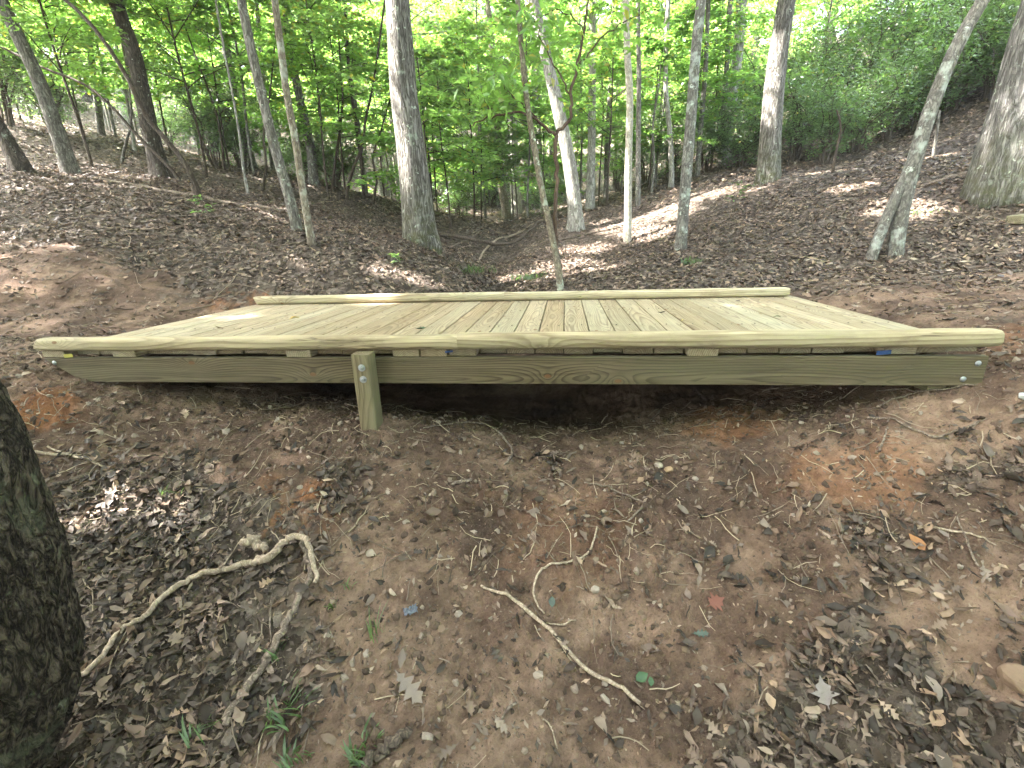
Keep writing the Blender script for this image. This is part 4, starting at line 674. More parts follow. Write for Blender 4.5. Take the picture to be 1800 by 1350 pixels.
BARK = {
    'big': mat_bark('bark_furrowed_grey', (0.060, 0.052, 0.046), (0.28, 0.262, 0.240), 34, 0.10, 0.8, 0.03, 0.25, moss=0.7),
    'oak': mat_bark('bark_oak_grey', (0.085, 0.078, 0.073), (0.27, 0.257, 0.243), 30, 0.10, 0.8, 0.03, 0.1, moss=0.6),
    'grey': mat_bark('bark_grey', (0.070, 0.062, 0.054), (0.23, 0.212, 0.188), 34, 0.2, 0.8, 0.012, 0.3),
    'dark': mat_bark('bark_dark', (0.035, 0.028, 0.023), (0.115, 0.095, 0.078), 26, 0.2, 0.9, 0.02, 0.1),
    'darkthin': mat_bark('bark_dark_thin', (0.035, 0.026, 0.020), (0.095, 0.075, 0.058), 45, 0.3, 0.5, 0.006),
    'mottle': mat_bark('bark_mottled_tan', (0.10, 0.080, 0.060), (0.25, 0.215, 0.170), 30, 0.35, 0.6, 0.01, 0.6, (0.30, 0.31, 0.26)),
    'pale': mat_bark('bark_pale_grey', (0.15, 0.138, 0.12), (0.42, 0.395, 0.36), 24, 0.2, 0.8, 0.02, 0.3),
    'cream': mat_bark('bark_cream', (0.23, 0.205, 0.165), (0.46, 0.425, 0.36), 26, 0.4, 0.4, 0.008, 0.35, (0.30, 0.31, 0.27)),
    'lichen': mat_bark('bark_lichen', (0.075, 0.069, 0.062), (0.21, 0.196, 0.176), 34, 0.35, 0.6, 0.01, 0.8, (0.33, 0.355, 0.32)),
    'sapling': mat_bark('bark_sapling', (0.095, 0.078, 0.058), (0.24, 0.205, 0.155), 50, 0.35, 0.5, 0.006, 0.6),
    'redbrown': mat_bark('bark_red_brown', (0.050, 0.036, 0.029), (0.135, 0.095, 0.073), 50, 0.25, 0.6, 0.006, red=0.22),
    'mossy': mat_bark('bark_dark_mossy', (0.014, 0.011, 0.009), (0.110, 0.090, 0.066), 46, 0.35, 1.0, 0.014, 0.55, (0.095, 0.100, 0.066)),
}
M_twig = mat_bark('bark_twig', (0.050, 0.038, 0.030), (0.14, 0.115, 0.09), 60, 0.4, 0.3, 0.004)
M_stick = mat_bark('bark_fallen_stick', (0.090, 0.068, 0.054), (0.235, 0.188, 0.150), 60, 0.6, 0.5, 0.004)
M_stickpale = mat_bark('bare_wood_stick', (0.19, 0.145, 0.105), (0.36, 0.29, 0.22), 60, 0.5, 0.4, 0.003)
M_stickdark = mat_bark('rotten_stick', (0.045, 0.035, 0.028), (0.135, 0.105, 0.08), 50, 0.6, 0.6, 0.005)
L_under = mat_leaf('leaf_understorey', (0.085, 0.170, 0.038), (0.31, 0.54, 0.10), 0.35, 0.52, 0.06, 0.10)
L_canopy = mat_leaf('leaf_canopy', (0.10, 0.125, 0.06), (0.36, 0.40, 0.25), 0.35, 0.50, 0.06, 0.06)
L_far = mat_leaf('leaf_far', (0.09, 0.165, 0.048), (0.33, 0.54, 0.13), 0.35, 0.52, 0.05, 0.10)
L_laurel = mat_leaf('leaf_laurel', (0.062, 0.118, 0.036), (0.21, 0.37, 0.07), 0.5, 0.42, 0.12, 0.02, 0.38)
L_grass = mat_leaf('leaf_grass', (0.060, 0.100, 0.030), (0.12, 0.21, 0.045), 0.4, 0.45, 0.06)
M_litter = mat_litter('dry_leaves')
M_litter_obj = mat_litter('dry_leaf_single', True)

# ================================================================== ground
def axis(lo, hi, fine_lo, fine_hi, step, grow):
    a = list(np.arange(fine_lo, fine_hi + 1e-6, step))
    d = step; x = a[-1]
    while x < hi: d = min(d * grow, 2.5); x += d; a.append(x)
    d = step; x = a[0]; pre = []
    while x > lo: d = min(d * grow, 2.5); x -= d; pre.append(x)
    return np.array(pre[::-1] + a)
gx = axis(-75, 80, -0.3, 5.0, 0.0095, 1.035)
gy = axis(-30, 110, -1.45, 0.05, 0.0095, 1.028)
GX, GY = np.meshgrid(gx, gy)
gz = height(GX.ravel(), GY.ravel())
nx_, ny_ = len(gx), len(gy)
ii = (np.arange(ny_ - 1)[:, None] * nx_ + np.arange(nx_ - 1)[None]).ravel()
ground_me = make_mesh('ground', np.stack([GX.ravel(), GY.ravel(), gz], 1), None, np.stack([ii, ii + 1, ii + 1 + nx_, ii + nx_], 1), [M_ground], True,
                      {'bare': bare_at(GX.ravel(), GY.ravel()), 'clay': clay_at(GX.ravel(), GY.ravel())})
_GZ = gz.reshape(ny_, nx_)
def height(x, y):
    """height of the finished ground sheet"""
    x = np.asarray(x, float); y = np.asarray(y, float)
    i = np.clip(np.searchsorted(gx, x) - 1, 0, nx_ - 2); j = np.clip(np.searchsorted(gy, y) - 1, 0, ny_ - 2)
    u = np.clip((x - gx[i]) / (gx[i + 1] - gx[i]), 0, 1); v = np.clip((y - gy[j]) / (gy[j + 1] - gy[j]), 0, 1)
    return (_GZ[j, i] * (1 - u) + _GZ[j, i + 1] * u) * (1 - v) + (_GZ[j + 1, i] * (1 - u) + _GZ[j + 1, i + 1] * u) * v
link('ground', ground_me, kind='structure', label='brown soil and leaf covered floor of the wooded gully')

# ================================================================== footbridge
L_DECK, W_DECK, PITCH = 4.77, 1.92, 0.1445
bridge = link('footbridge', None, label='low new timber plank footbridge with log kerbs spanning the gully', category='footbridge')
bridge.empty_display_size = 0.3

def wood_block(name, sx, sy, sz, mat, parent, loc, rot=(0, 0, 0), bev=0.003, **kw):
    v, q = box(sx, sy, sz, bev)
    return link(name, make_mesh(name, v, None, q, [mat]), parent, loc, rot, **kw)

# deck planks: three shared meshes, each plank with its own length end, height and tilt
prng = random.Random(4)
for k in range(33):
    v, q = box(W_DECK, PITCH - 0.0045 - prng.uniform(0, 0.003), 0.038, 0.003)
    over = prng.choice([-0.010, -0.06, -0.085, -0.065, -0.075, -0.03])
    v[:, 0] += 0.0
    n0 = v[:, 0] < 0
    v[n0, 0] -= over
    v[:, 2] += prng.uniform(-0.0015, 0.0015)
    link('deck_plank', make_mesh('deck_plank', v, None, q, [M_plank]), bridge,
         ((k + 0.5) * PITCH, W_DECK / 2 + 0.0, -0.019), (prng.uniform(-0.004, 0.004), 0, math.radians(90) + prng.uniform(-0.0012, 0.0012)))

# screw heads over the beams and joists, too small to pick apart
g = Geo()
for k in range(33):
    for yj in (0.12, 0.64, 1.28, W_DECK - 0.12):
        for dx in (-0.038, 0.038):
            v, t, q = tube(np.array([[0, 0, -0.004], [0, 0, 0.0017], [0, 0, 0.0021]]), [0.0045, 0.0045, 0.003], 6)
            g.add(v + np.array([(k + 0.5) * PITCH + dx + prng.uniform(-.008, .008), yj + prng.uniform(-.012, .012), 0]), t, q)
link('screw_heads', g.mesh('screw_heads', [mat_plain('dark_screw', (0.06, 0.05, 0.04), 0.6)]), bridge, kind='stuff')
def beam(name, x0, x1, y0, y1, z0, z1, cut=0.0):
    v, q = box(x1 - x0, y1 - y0, z1 - z0, 0.004)
    if cut:
        low = (v[:, 2] < 0) & (v[:, 0] < 0)
        v[low, 0] += cut
    return link(name, make_mesh(name, v, None, q, [M_beam]), bridge, ((x0 + x1) / 2, (y0 + y1) / 2, (z0 + z1) / 2))
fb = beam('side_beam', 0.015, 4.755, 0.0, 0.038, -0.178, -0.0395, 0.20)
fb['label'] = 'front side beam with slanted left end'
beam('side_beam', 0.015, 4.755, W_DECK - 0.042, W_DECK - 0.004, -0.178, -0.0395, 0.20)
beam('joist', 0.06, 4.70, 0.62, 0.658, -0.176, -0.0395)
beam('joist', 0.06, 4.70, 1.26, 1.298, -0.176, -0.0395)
wood_block('end_sill', 1.86, 0.14, 0.088, M_post, bridge, (4.63, W_DECK / 2, -0.2235), (0, 0, math.radians(90)))
wood_block('end_sill', 1.40, 0.14, 0.088, M_post, bridge, (0.40, 1.16, -0.2235), (0, 0, math.radians(90)))

# log kerbs: machine-rounded timbers, flat below and above, laid end to end in pairs
def kerb(x0, x1, y, ht, wd, seed, ends=(0.0, 0.0), label=None):
    n = 260; ns = 44
    xs = np.r_[x0, x0 + 0.0015, np.linspace(x0 + 0.004, x1 - 0.004, n - 4), x1 - 0.0015, x1]
    ang = np.linspace(0, 2 * math.pi, ns, endpoint=False)
    sup = lambda c, p: np.sign(c) * np.abs(c) ** p
    cy, cz = sup(np.cos(ang), 0.72), sup(np.sin(ang), 0.62)
    X = np.repeat(xs[:, None], ns, 1)
    tap = np.ones(n)
    if ends[0]: tap *= 1 - ends[0] * np.exp(-(xs - x0) / 0.03)
    if ends[1]: tap *= 1 - ends[1] * np.exp(-(x1 - xs) / 0.03)
    A = np.repeat(ang[None], n, 0)
    nz = 1 + 0.05 * fbm(X * 2.6 + seed, A * 0.9, 3, seed) + 0.022 * fbm(X * 7 + seed, A * 3.5, 3, seed + 9) + 0.012 * fbm(X * 3 + seed, A * 14, 2, seed + 19)
    Y = y + wd / 2 * cy[None] * nz * tap[:, None] + 0.004 * vnoise(X * 0.9, 0 * X + seed, seed)
    Z = ht / 2 + ht / 2 * cz[None] * np.where(cz[None] > 0, nz, 1.0) * tap[:, None]
    Z = np.maximum(Z, 0.0015 + 0 * Z)
    # eased saw cut ends
    X = X + 0.012 * np.sin(A * 2 + seed) * (np.abs(X - x0) < 0.02) * (1 if ends[0] else 0)
    v = np.stack([X, Y, Z], -1).reshape(-1, 3)
    i = np.arange(n - 1)[:, None] * ns; j = np.arange(ns)[None]; k = (j + 1) % ns
    q = np.stack([i + j, i + ns + j, i + ns + k, i + k], -1).reshape(-1, 4)
    v = np.r_[v, [[x0, y, ht / 2]], [[x1, y, ht / 2]]]
    jj = np.arange(ns); kk = (jj + 1) % ns; b = n * ns
    t = np.r_[np.stack([np.full(ns, b), jj, kk], 1), np.stack([np.full(ns, b + 1), (n - 1) * ns + kk, (n - 1) * ns + jj], 1)]
    ctr = np.array([(x0 + x1) / 2, y, 0])
    me = make_mesh('kerb_timber', v - ctr, t, q, [M_rail], True)
    o = link('kerb_timber', me, bridge, tuple(ctr))
    if label: o['label'] = label
    return o
kerb(-0.008, 2.3697, 0.022, 0.072, 0.088, 3, (0.25, 0.0))
kerb(2.3705, 4.775, 0.024, 0.080, 0.092, 8, (0.0, 0.12))
kerb(0.030, 2.3697, W_DECK - 0.046, 0.078, 0.088, 13, (0.1, 0.0))
kerb(2.3705, 4.720, W_DECK - 0.048, 0.074, 0.090, 18, (0.0, 0.2))

# support post and bolts
def bolt(parent, loc, r=0.011, washer=True):
    g = Geo()
    a = np.linspace(0, 2 * math.pi, 18, endpoint=False)
    if washer:
        for (y0, y1, rr) in ((0.0, -0.003, r * 1.65),):
            v, t, q = tube(np.array([[0, y0, 0], [0, y1, 0]]), rr, 20); g.add(v, t, q)
        v, t, q = tube(np.array([[0, -0.002, 0], [0, -0.011, 0], [0, -0.012, 0]]), [r, r, r * 0.9], 6); g.add(v, t, q)
        v, t, q = tube(np.array([[0, -0.011, 0], [0, -0.017, 0]]), r * 0.5, 10); g.add(v, t, q)
    else:
        pr = [(0.0, 1.0), (-0.003, 0.98), (-0.006, 0.8), (-0.0085, 0.45), (-0.009, 0.05)]
        v, t, q = tube(np.array([[0, p[0], 0] for p in pr]), [r * 1.25 * p[1] for p in pr], 16); g.add(v, t, q)
    return link('bolt', g.mesh('bolt', [M_steel]), parent, loc)
def post(x, y, z0, z1, label=None):
    g = Geo()
    zs = np.linspace(z0, z1, 14)
    s = 0.0445; b = 0.004
    pr = np.array([(-s, -s + b), (-s + b, -s), (s - b, -s), (s, -s + b), (s, s - b), (s - b, s), (-s + b, s), (-s, s - b)])
    v = np.array([(z, p[0] + 0.0012 * math.sin(z * 40 + i), p[1]) for z in zs for i, p in enumerate(pr)])
    n = len(zs)
    i = np.arange(n - 1)[:, None] * 8; j = np.arange(8)[None]; k = (j + 1) % 8
    q = np.stack([i + j, i + 8 + j, i + 8 + k, i + k], -1).reshape(-1, 4)
    v = np.r_[v, [[z0, 0, 0], [z1, 0, 0]]]
    jj = np.arange(8); kk = (jj + 1) % 8
    t = np.r_[np.stack([np.full(8, n * 8), jj, kk], 1), np.stack([np.full(8, n * 8 + 1), (n - 1) * 8 + kk, (n - 1) * 8 + jj], 1)]
    # local X runs up the post so that the grain does too
    o = link('support_post', make_mesh('support_post', v, t, q, [M_post]), bridge, (x, y, 0), (0, math.radians(-90), 0))
    if label: o['label'] = label
    return o
fp = post(1.895, -0.0475, -0.62, -0.004, 'greenish square post bolted to the front beam')
for z in (-0.068, -0.128):
    b_ = bolt(fp, (0, 0, 0)); b_.matrix_local = Matrix.Translation((z, -0.0447, -0.006)) @ Matrix.Rotation(0, 4, 'X')
post(1.895, W_DECK + 0.043, -0.55, -0.010)
for (x, z) in ((0.075, -0.066), (4.715, -0.072), (4.672, -0.145)):
    bolt(bridge, (x, 0.0015, z), 0.0105, False)
# paper lumber tags stapled on plank ends
M_ytag = mat_plain('yellow_tag', (0.30, 0.27, 0.05), 0.6, 0.1, 20, 0.1)
M_btag = mat_plain('blue_tag', (0.02, 0.045, 0.13), 0.6, 0.1, 20, 0.1)
def tag(x, y, z, w, h, m, label):
    v = np.array([(a * w / 2, 0.0006 * math.sin(a * 3), b * h / 2 + 0.002 * a) for b in (-1, 1) for a in (-1, -0.33, 0.33, 1)])
    v = np.r_[v, v + np.array([0, 0.0012, 0])]
    q = [[0, 1, 5, 4], [1, 2, 6, 5], [2, 3, 7, 6], [12, 13, 9, 8], [13, 14, 10, 9], [14, 15, 11, 10], [0, 8, 9, 1], [1, 9, 10, 2], [2, 10, 11, 3], [4, 5, 13, 12], [5, 6, 14, 13], [6, 7, 15, 14], [0, 4, 12, 8], [3, 11, 15, 7]]
    link('lumber_tag', make_mesh('lumber_tag', v, None, q, [m]), bridge, (x, y, z), label=label)
tag(0.175, -0.0002, -0.026, 0.055, 0.020, M_ytag, 'yellow paper tag on a plank end')
tag(4.32, -0.0002, -0.021, 0.060, 0.020, M_btag, 'blue paper tag on a plank end')
tag(2.32, 0.004, -0.011, 0.040, 0.010, M_btag, 'blue paper tag under the log kerb')

# ================================================================== leaves
def unit(v): return v / (np.linalg.norm(v, axis=-1, keepdims=True) + 1e-12)

def leaf_cloud(pos, nrm, drc, ln, wr=0.5, fold=0.18, detail=2, droop=0.15):
    """many folded leaf blades; detail 2 = diamond of two triangles, 4 = six-sided blade"""
    N = len(pos); drc = unit(drc - nrm * np.sum(drc * nrm, 1, keepdims=True)); sd = np.cross(nrm, drc)
    ln = np.broadcast_to(ln, (N,))[:, None]; w = ln * wr / 2
    if detail == 2:
        v = np.stack([pos, pos + drc * ln * 0.45 + sd * w + nrm * w * fold, pos + drc * ln - nrm * ln * droop, pos + drc * ln * 0.45 - sd * w + nrm * w * fold], 1)
        t = np.array([[0, 2, 1], [0, 3, 2]])
    else:
        v = np.stack([pos, pos + drc * ln * 0.30 + sd * w + nrm * w * fold, pos + drc * ln * 0.68 + sd * w * 0.72 + nrm * w * fold * 0.4 - nrm * ln * droop * 0.4,
                      pos + drc * ln - nrm * ln * droop, pos + drc * ln * 0.68 - sd * w * 0.72 + nrm * w * fold * 0.4 - nrm * ln * droop * 0.4, pos + drc * ln * 0.30 - sd * w + nrm * w * fold], 1)
        t = np.array([[0, 2, 1], [0, 3, 2], [0, 4, 3], [0, 5, 4]])
    k = v.shape[1]
    tris = (t[None] + (np.arange(N) * k)[:, None, None]).reshape(-1, 3)
    return v.reshape(-1, 3), tris, k

def leaves_mesh(name, pos, nrm, drc, ln, mat, wr=0.5, detail=2, rnd=None, droop=0.15):
    v, t, k = leaf_cloud(pos, nrm, drc, ln, wr, 0.18, detail, droop)
    r = rng.random(len(pos)) if rnd is None else rnd
    return make_mesh(name, v, t, None, [mat], False, {'rnd': np.repeat(r, k)})

def rand_unit(n): return unit(rng.normal(size=(n, 3)))

def layered_crown(ht, rad, base, nb, leaf, per_twig=7, tilt=0.30):
    """understorey crown: flat sprays of leaves along spreading branches; returns limb geometry and leaf arrays"""
    g = Geo(); P = []; Nn = []; D = []
    for b in range(nb):
        f = (b + rng.random()) / nb
        z0 = base + (ht - base) * f
        L = rad * (1.0 - 0.65 * f ** 1.5) * rng.uniform(0.7, 1.1)
        a = rng.uniform(0, 6.283)
        up = rng.uniform(0.12, 0.85)
        m = 9
        s = np.linspace(0, 1, m)
        aa = a + 0.5 * rng.normal() * s
        br = np.stack([np.cos(aa) * L * s, np.sin(aa) * L * s, z0 + L * (up * s - 0.28 * s**2) + 0.03 * rng.normal(size=m) * s], 1)
        v, t, q = tube(br, np.linspace(0.006 + 0.003 * L, 0.002, m), 4, False); g.add(v, t, q)
        for i in range(2, m):
            for sd in (-1, 1):
                tl = L * 0.42 * (1 - 0.45 * s[i]) * rng.uniform(0.6, 1.15)
                ta = aa[i] + sd * rng.uniform(0.6, 1.15)
                k = np.arange(1, per_twig + 1) / per_twig
                tw = br[i] + np.stack([np.cos(ta) * tl * k, np.sin(ta) * tl * k, -0.10 * tl * k**2 + 0.10 * rng.normal() * tl * k], 1)
                if rng.random() < 0.5:
                    v, t, q = tube(np.r_[br[i:i + 1], tw[[len(tw) // 2, -1]]], [0.004, 0.003, 0.0015], 3, False); g.add(v, t, q)
                for s2 in (-1, 1):
                    da = ta + s2 * rng.uniform(0.5, 1.1, per_twig)
                    P.append(tw + rng.normal(size=tw.shape) * 0.015)
                    D.append(np.stack([np.cos(da), np.sin(da), rng.normal(size=per_twig) * 0.15 - 0.1], 1))
    P = np.concatenate(P); D = np.concatenate(D)
    Nn = unit(np.array([0, 0, 1.0]) + rng.normal(size=P.shape) * tilt)
    ln = leaf * rng.uniform(0.65, 1.25, len(P))
    return g, P, Nn, D, ln

def clump_crown(rx, ry, rz, nclump, per, leaf, flat=0.55, cr=0.75, hollow=0.35):
    """tree-top crown: leaf clumps in an uneven ellipsoid, centred on the origin"""
    u = rand_unit(nclump); r = (hollow + (1 - hollow) * rng.random(nclump)) ** 0.6
    r = r * (1 + 0.25 * rng.normal(size=nclump))
    c = u * r[:, None] * np.array([rx, ry, rz])
    cs = cr * rng.uniform(0.5, 1.3, nclump)
    off = rng.normal(size=(nclump, per, 3)) * 0.5
    off[..., 2] *= flat
    P = (c[:, None] + off * cs[:, None, None]).reshape(-1, 3)
    Nn = unit(np.array([0, 0, 1.0]) + rng.normal(size=P.shape) * 0.55)
    D = rand_unit(len(P)); D[:, 2] = D[:, 2] * 0.4 - 0.25
    ln = leaf * rng.uniform(0.6, 1.3, len(P))
    return c, P, Nn, D, ln

# ================================================================== trees
def trunk_geo(pts, rb, rt, ns=14, flare=0.0, wob=0.05, seed=0, step=0.25, knots=True):
    """tapered trunk along surveyed centre line; returns verts/tris/quads"""
    pts = np.asarray(pts, float)
    L = np.linalg.norm(np.diff(pts, axis=0), axis=1).sum()
    n = max(6, int(L / step))
    c = resample(pts, n)
    s = np.r_[0, np.cumsum(np.linalg.norm(np.diff(c, axis=0), axis=1))]
    return c, s

def full_trunk(rel, ht, rb, rt, seed):
    """carry the seen part of a trunk on up to its full height, straightening as it goes"""
    rel = [np.array([0, 0, -0.25]) + 0 * np.array(rel[0])] + [np.array(p) for p in rel]
    r = [None] * len(rel)
    top = rel[-1]; d = unit((rel[-1] - rel[-2])[None])[0]
    rr = random.Random(seed)
    seen = top[2]
    z = seen
    while z < ht - 0.5:
        d = unit((d + np.array([rr.uniform(-.05, .05), rr.uniform(-.05, .05), 0.10]))[None])[0]
        stp = min(1.6, ht - z)
        top = top + d * stp; rel.append(top); z = top[2]
    pts = np.array(rel)
    zz = pts[:, 2]
    rad = np.interp(zz, [-0.25, 0, max(seen, 0.3), max(ht, seen + 0.2)], [rb, rb, rt, max(0.012, rt * 0.35)])
    return pts, rad

SUNGAPS = [(np.array(p), r) for p, r in GAPS]
def carve(P):
    """sunlight reaches the floor through real openings left in the crowns"""
    keep = np.ones(len(P), bool)
    for c, r in SUNGAPS:
        d = P - c
        t = d @ SUN_DIR
        dist = np.linalg.norm(d - t[:, None] * SUN_DIR, axis=1)
        keep &= ~((dist < r * (0.8 + 0.4 * rng.random(len(P)))) & (t > 1.0))
    return keep

def build_tree(name, base, rel, rb, rt, ht, bark, seed, label, cat='tree', group=None, crown=None, flare=1.0, ns=14, extra=None, step=0.22):
    """tree > trunk (with limbs) and crown, standing at its base on the ground"""
    x, y = base
    z = float(height(np.array([x]), np.array([y]))[0])
    root = link(name, None, None, (x, y, z), label=label, category=cat, group=group)
    pts, rad = full_trunk(rel, ht, rb, rt, seed)
    n = max(8, int(np.linalg.norm(np.diff(pts, axis=0), axis=1).sum() / step))
    cr = resample(np.c_[pts, rad], n)
    c, r = cr[:, :3], np.maximum(cr[:, 3], 0.006)
    fl = 1 + flare * 0.30 * np.exp(-np.maximum(c[:, 2] + 0.05, 0) / (0.10 + 0.8 * rb))
    def rm(i, a):
        zz = c[i, 2]
        w = 1 + 0.045 * vnoise(np.cos(a) * 1.3 + seed * 3.1, zz * 1.7 + np.sin(a) * 1.3, seed) + 0.02 * vnoise(a * 2.2 + seed, zz * 5, seed + 3)
        ro = 0.13 * flare * np.exp(-np.maximum(zz, 0) / (0.06 + 0.8 * rb)) * np.cos(a * (4 + seed % 3) + seed)
        return w + ro
    g = Geo(); g.add(*tube(c, r * fl, ns, True, rm))
    if extra: extra(g)
    leaves = None
    if crown:
        rx, rz, zc, ncl, per, leaf = crown
        i = int(np.argmin(np.abs(c[:, 2] - zc)))
        cc, P, Nn, D, ln = clump_crown(rx, rx, rz, ncl, per, leaf)
        ctr = np.array([c[i, 0], c[i, 1], zc])
        # limbs out to a third of the clumps
        for k in range(0, ncl, 4):
            e = cc[k] + ctr
            j = int(np.argmin(np.abs(c[:, 2] - max(zc - rz * 0.9, e[2] - 1.2 - 0.4 * abs(cc[k][0])))))
            mid = (c[j] * 0.5 + e * 0.5) + np.array([0, 0, 0.15])
            g.add(*tube(resample(np.array([c[j], mid, e]), 6), np.linspace(min(r[j] * 0.5, 0.06), 0.008, 6), 5, False))
        P = P + ctr
        kp = carve(P + np.array([x, y, z]))
        if kp.sum() > 10:
            me = leaves_mesh('crown', P[kp], Nn[kp], D[kp], ln[kp], L_canopy, 0.55, 2)
            leaves = me
    link('trunk', g.mesh('trunk', [bark], True), root)
    if leaves: link('crown', leaves, root)
    return root

CANOPY = (2.9, 2.3, 9.0, 85, 105, 0.17)
MAIN = {}
for (key, bark, ht, base, rel, rb, rt) in TRUNKS:
    info = TREE_INFO.get(key)
    lab, grp, crown = info if info else (None, None, None)
    if lab is None: continue
    extra = None
    nsd = int(key[1:])
    m = BARK['oak'] if key == 't26' else BARK[bark]
    if key == 't25':
        def extra(g):
            # second stem of the pair, joining the first a metre and a half up
            a = np.array([[-0.25, -0.03, -0.2], [-0.225, -0.02, 0.0], [-0.165, -0.01, 0.30], [-0.085, 0.0, 0.60], [-0.025, 0.0, 0.85], [0.0, 0.0, 1.05]])
            g.add(*tube(resample(a, 14), np.linspace(0.052, 0.046, 14), 12))
    MAIN[key] = build_tree('tree', base, rel, rb, rt, ht, m, nsd, lab, 'tree', grp, crown, flare=(0.35 if key == 't26' else 1.0 if rb > 0.09 else 0.35), ns=(40 if rb > 0.13 else 14 if rb > 0.05 else 9), extra=extra)

# crooked red-brown stem beside the pale sapling, forking at head height
def crooked():
    x, y = 2.872, 2.945
    z = float(height(np.array([x]), np.array([y]))[0])
    root = link('tree', None, None, (x, y, z), label='crooked red-brown small tree forking in a wide Y behind the bridge', category='tree')
    g = Geo()
    for pl, r0, r1 in CROOKED:
        pl = np.array(pl)
        n = max(6, len(pl) * 4)
        c = resample(pl, n)
        c += 0.008 * rng.normal(size=c.shape) * np.r_[0, np.ones(n - 1)][:, None]
        g.add(*tube(c, np.linspace(r0, r1, n), 9))
    link('trunk', g.mesh('trunk', [BARK['redbrown']], True), root)
    # sparse leaves on the upper forks, hanging in clusters
    P = []
    for pl, r0, r1 in CROOKED[3:]:
        c = resample(np.array(pl), 14)[5:]
        for q_ in c:
            k = rng.integers(8, 18)
            P.append(q_ + rng.normal(size=(k, 3)) * np.array([0.17, 0.17, 0.09]))
    P = np.concatenate(P)
    D = rand_unit(len(P)); D[:, 2] -= 0.5
    link('crown', leaves_mesh('crown', P, unit(np.array([0, 0, 1.0]) + rng.normal(size=P.shape) * 0.5), D, 0.10 * rng.uniform(0.7, 1.3, len(P)), L_under, 0.42, 4), root)
crooked()

# dark trunk close to the viewer at the left edge of the frame
def near_tree():
    x, y = NEAR_TREE['base']
    z = float(height(np.array([x]), np.array([y]))[0])
    root = link('tree', None, None, (x, y, z), label='dark mossy tree trunk close up at the lower left corner', category='tree')
    pts = np.array(NEAR_TREE['pts']) - np.array([x, y, z])
    rad = np.array(NEAR_TREE['rad'])
    n = 420
    cr = resample(np.c_[pts, rad], n); c, r = cr[:, :3], cr[:, 3]
    def rm(i, a):
        zz = c[i, 2]
        pl = fbm(a * 6.0 + 0.6 * vnoise(a * 2, zz * 4, 3), zz * 9.0, 3, 5)
        return 1 + 0.05 * vnoise(np.cos(a) * 1.2, zz * 1.5 + np.sin(a), 2) + 0.085 * np.clip(pl, -0.6, 0.6) + 0.022 * fbm(a * 22, zz * 40, 2, 8)
    g = Geo(); g.add(*tube(c, r, 160, True, rm))
    link('trunk', g.mesh('trunk', [BARK['mossy']], True), root)
    cc, P, Nn, D, ln = clump_crown(2.2, 2.0, 1.6, 60, 100, 0.15)
    P += c[-1] + np.array([0.2, 0, 0.6])
    kp = carve(P + np.array([x, y, z]))
    link('crown', leaves_mesh('crown', P[kp], Nn[kp], D[kp], ln[kp], L_canopy, 0.55, 2), root)
near_tree()

# --------------------------------------------------- understorey trees: five kinds shared by copies
def understorey_kind(ht, rad, base, nb, leaf, seed, trunk_r):
    g, P, Nn, D, ln = layered_crown(ht, rad, base, nb, leaf)
    zs = np.linspace(-0.15, ht, 16)
    rr = random.Random(seed)
    c = np.stack([0.05 * np.sin(zs * 0.9 + seed) + 0.02 * np.sin(zs * 2.3), 0.05 * np.cos(zs * 0.8 + seed), zs], 1)
    g.add(*tube(c, np.interp(zs, [-0.15, ht], [trunk_r, 0.008]), 7))
    tm = g.mesh('trunk', [BARK['darkthin'] if seed % 2 else BARK['grey']], True)
    cm = leaves_mesh('crown', P, Nn, D, ln, L_under, 0.55, 4)
    return tm, cm
KINDS_U = [understorey_kind(4.6, 1.9, 1.5, 22, 0.105, 1, 0.028), understorey_kind(5.6, 2.2, 1.9, 26, 0.11, 2, 0.035),
           understorey_kind(3.4, 1.5, 1.0, 17, 0.10, 3, 0.022), understorey_kind(6.5, 2.3, 2.6, 26, 0.115, 4, 0.042),
           understorey_kind(2.4, 1.1, 0.7, 12, 0.09, 5, 0.016)]
def plant(kinds, k, x, y, rz, sc, name, label, cat, group, sink=0.0):
    z = float(height(np.array([x]), np.array([y]))[0]) - sink
    root = link(name, None, None, (x, y, z), (0, 0, rz), sc, label=label, category=cat, group=group)
    for nm, me in zip(('trunk', 'crown', 'foliage'), kinds[k]):
        if me: link(nm, me, root)
    return root
urng = random.Random(23)
for (x, y, k, sc, zone) in UNDER:
    plant(KINDS_U, k, x, y, urng.uniform(0, 6.28), sc, 'understorey_tree', *UNDER_LABEL[zone])

# --------------------------------------------------- far wood: tall trees with thin trunks, shared by copies
def far_kind(ht, r, seed, rx, zc, rz, ncl, per, leaf):
    zs = np.linspace(-0.3, ht, 14)
    c = np.stack([0.12 * np.sin(zs * 0.35 + seed), 0.12 * np.cos(zs * 0.3 + seed * 2), zs], 1)
    g = Geo(); g.add(*tube(c, np.interp(zs, [-0.3, 0.3, ht], [r * 1.25, r, 0.02]), 10))
    cc, P, Nn, D, ln = clump_crown(rx, rx, rz, ncl, per, leaf, 0.5, 0.9, 0.2)
    P += np.array([0, 0, zc])
    for k in range(0, ncl, 5):
        e = cc[k] + np.array([0, 0, zc]); s0 = np.array([0, 0, max(1.5, e[2] - 1.0)])
        g.add(*tube(np.array([s0, (s0 + e) / 2 + [0, 0, .1], e]), [0.03, 0.02, 0.006], 4, False))
    tm = g.mesh('trunk', [BARK[['grey', 'pale', 'mottle', 'dark'][seed % 4]]], True)
    return tm, leaves_mesh('crown', P, Nn, D, ln, L_far, 0.6, 2)
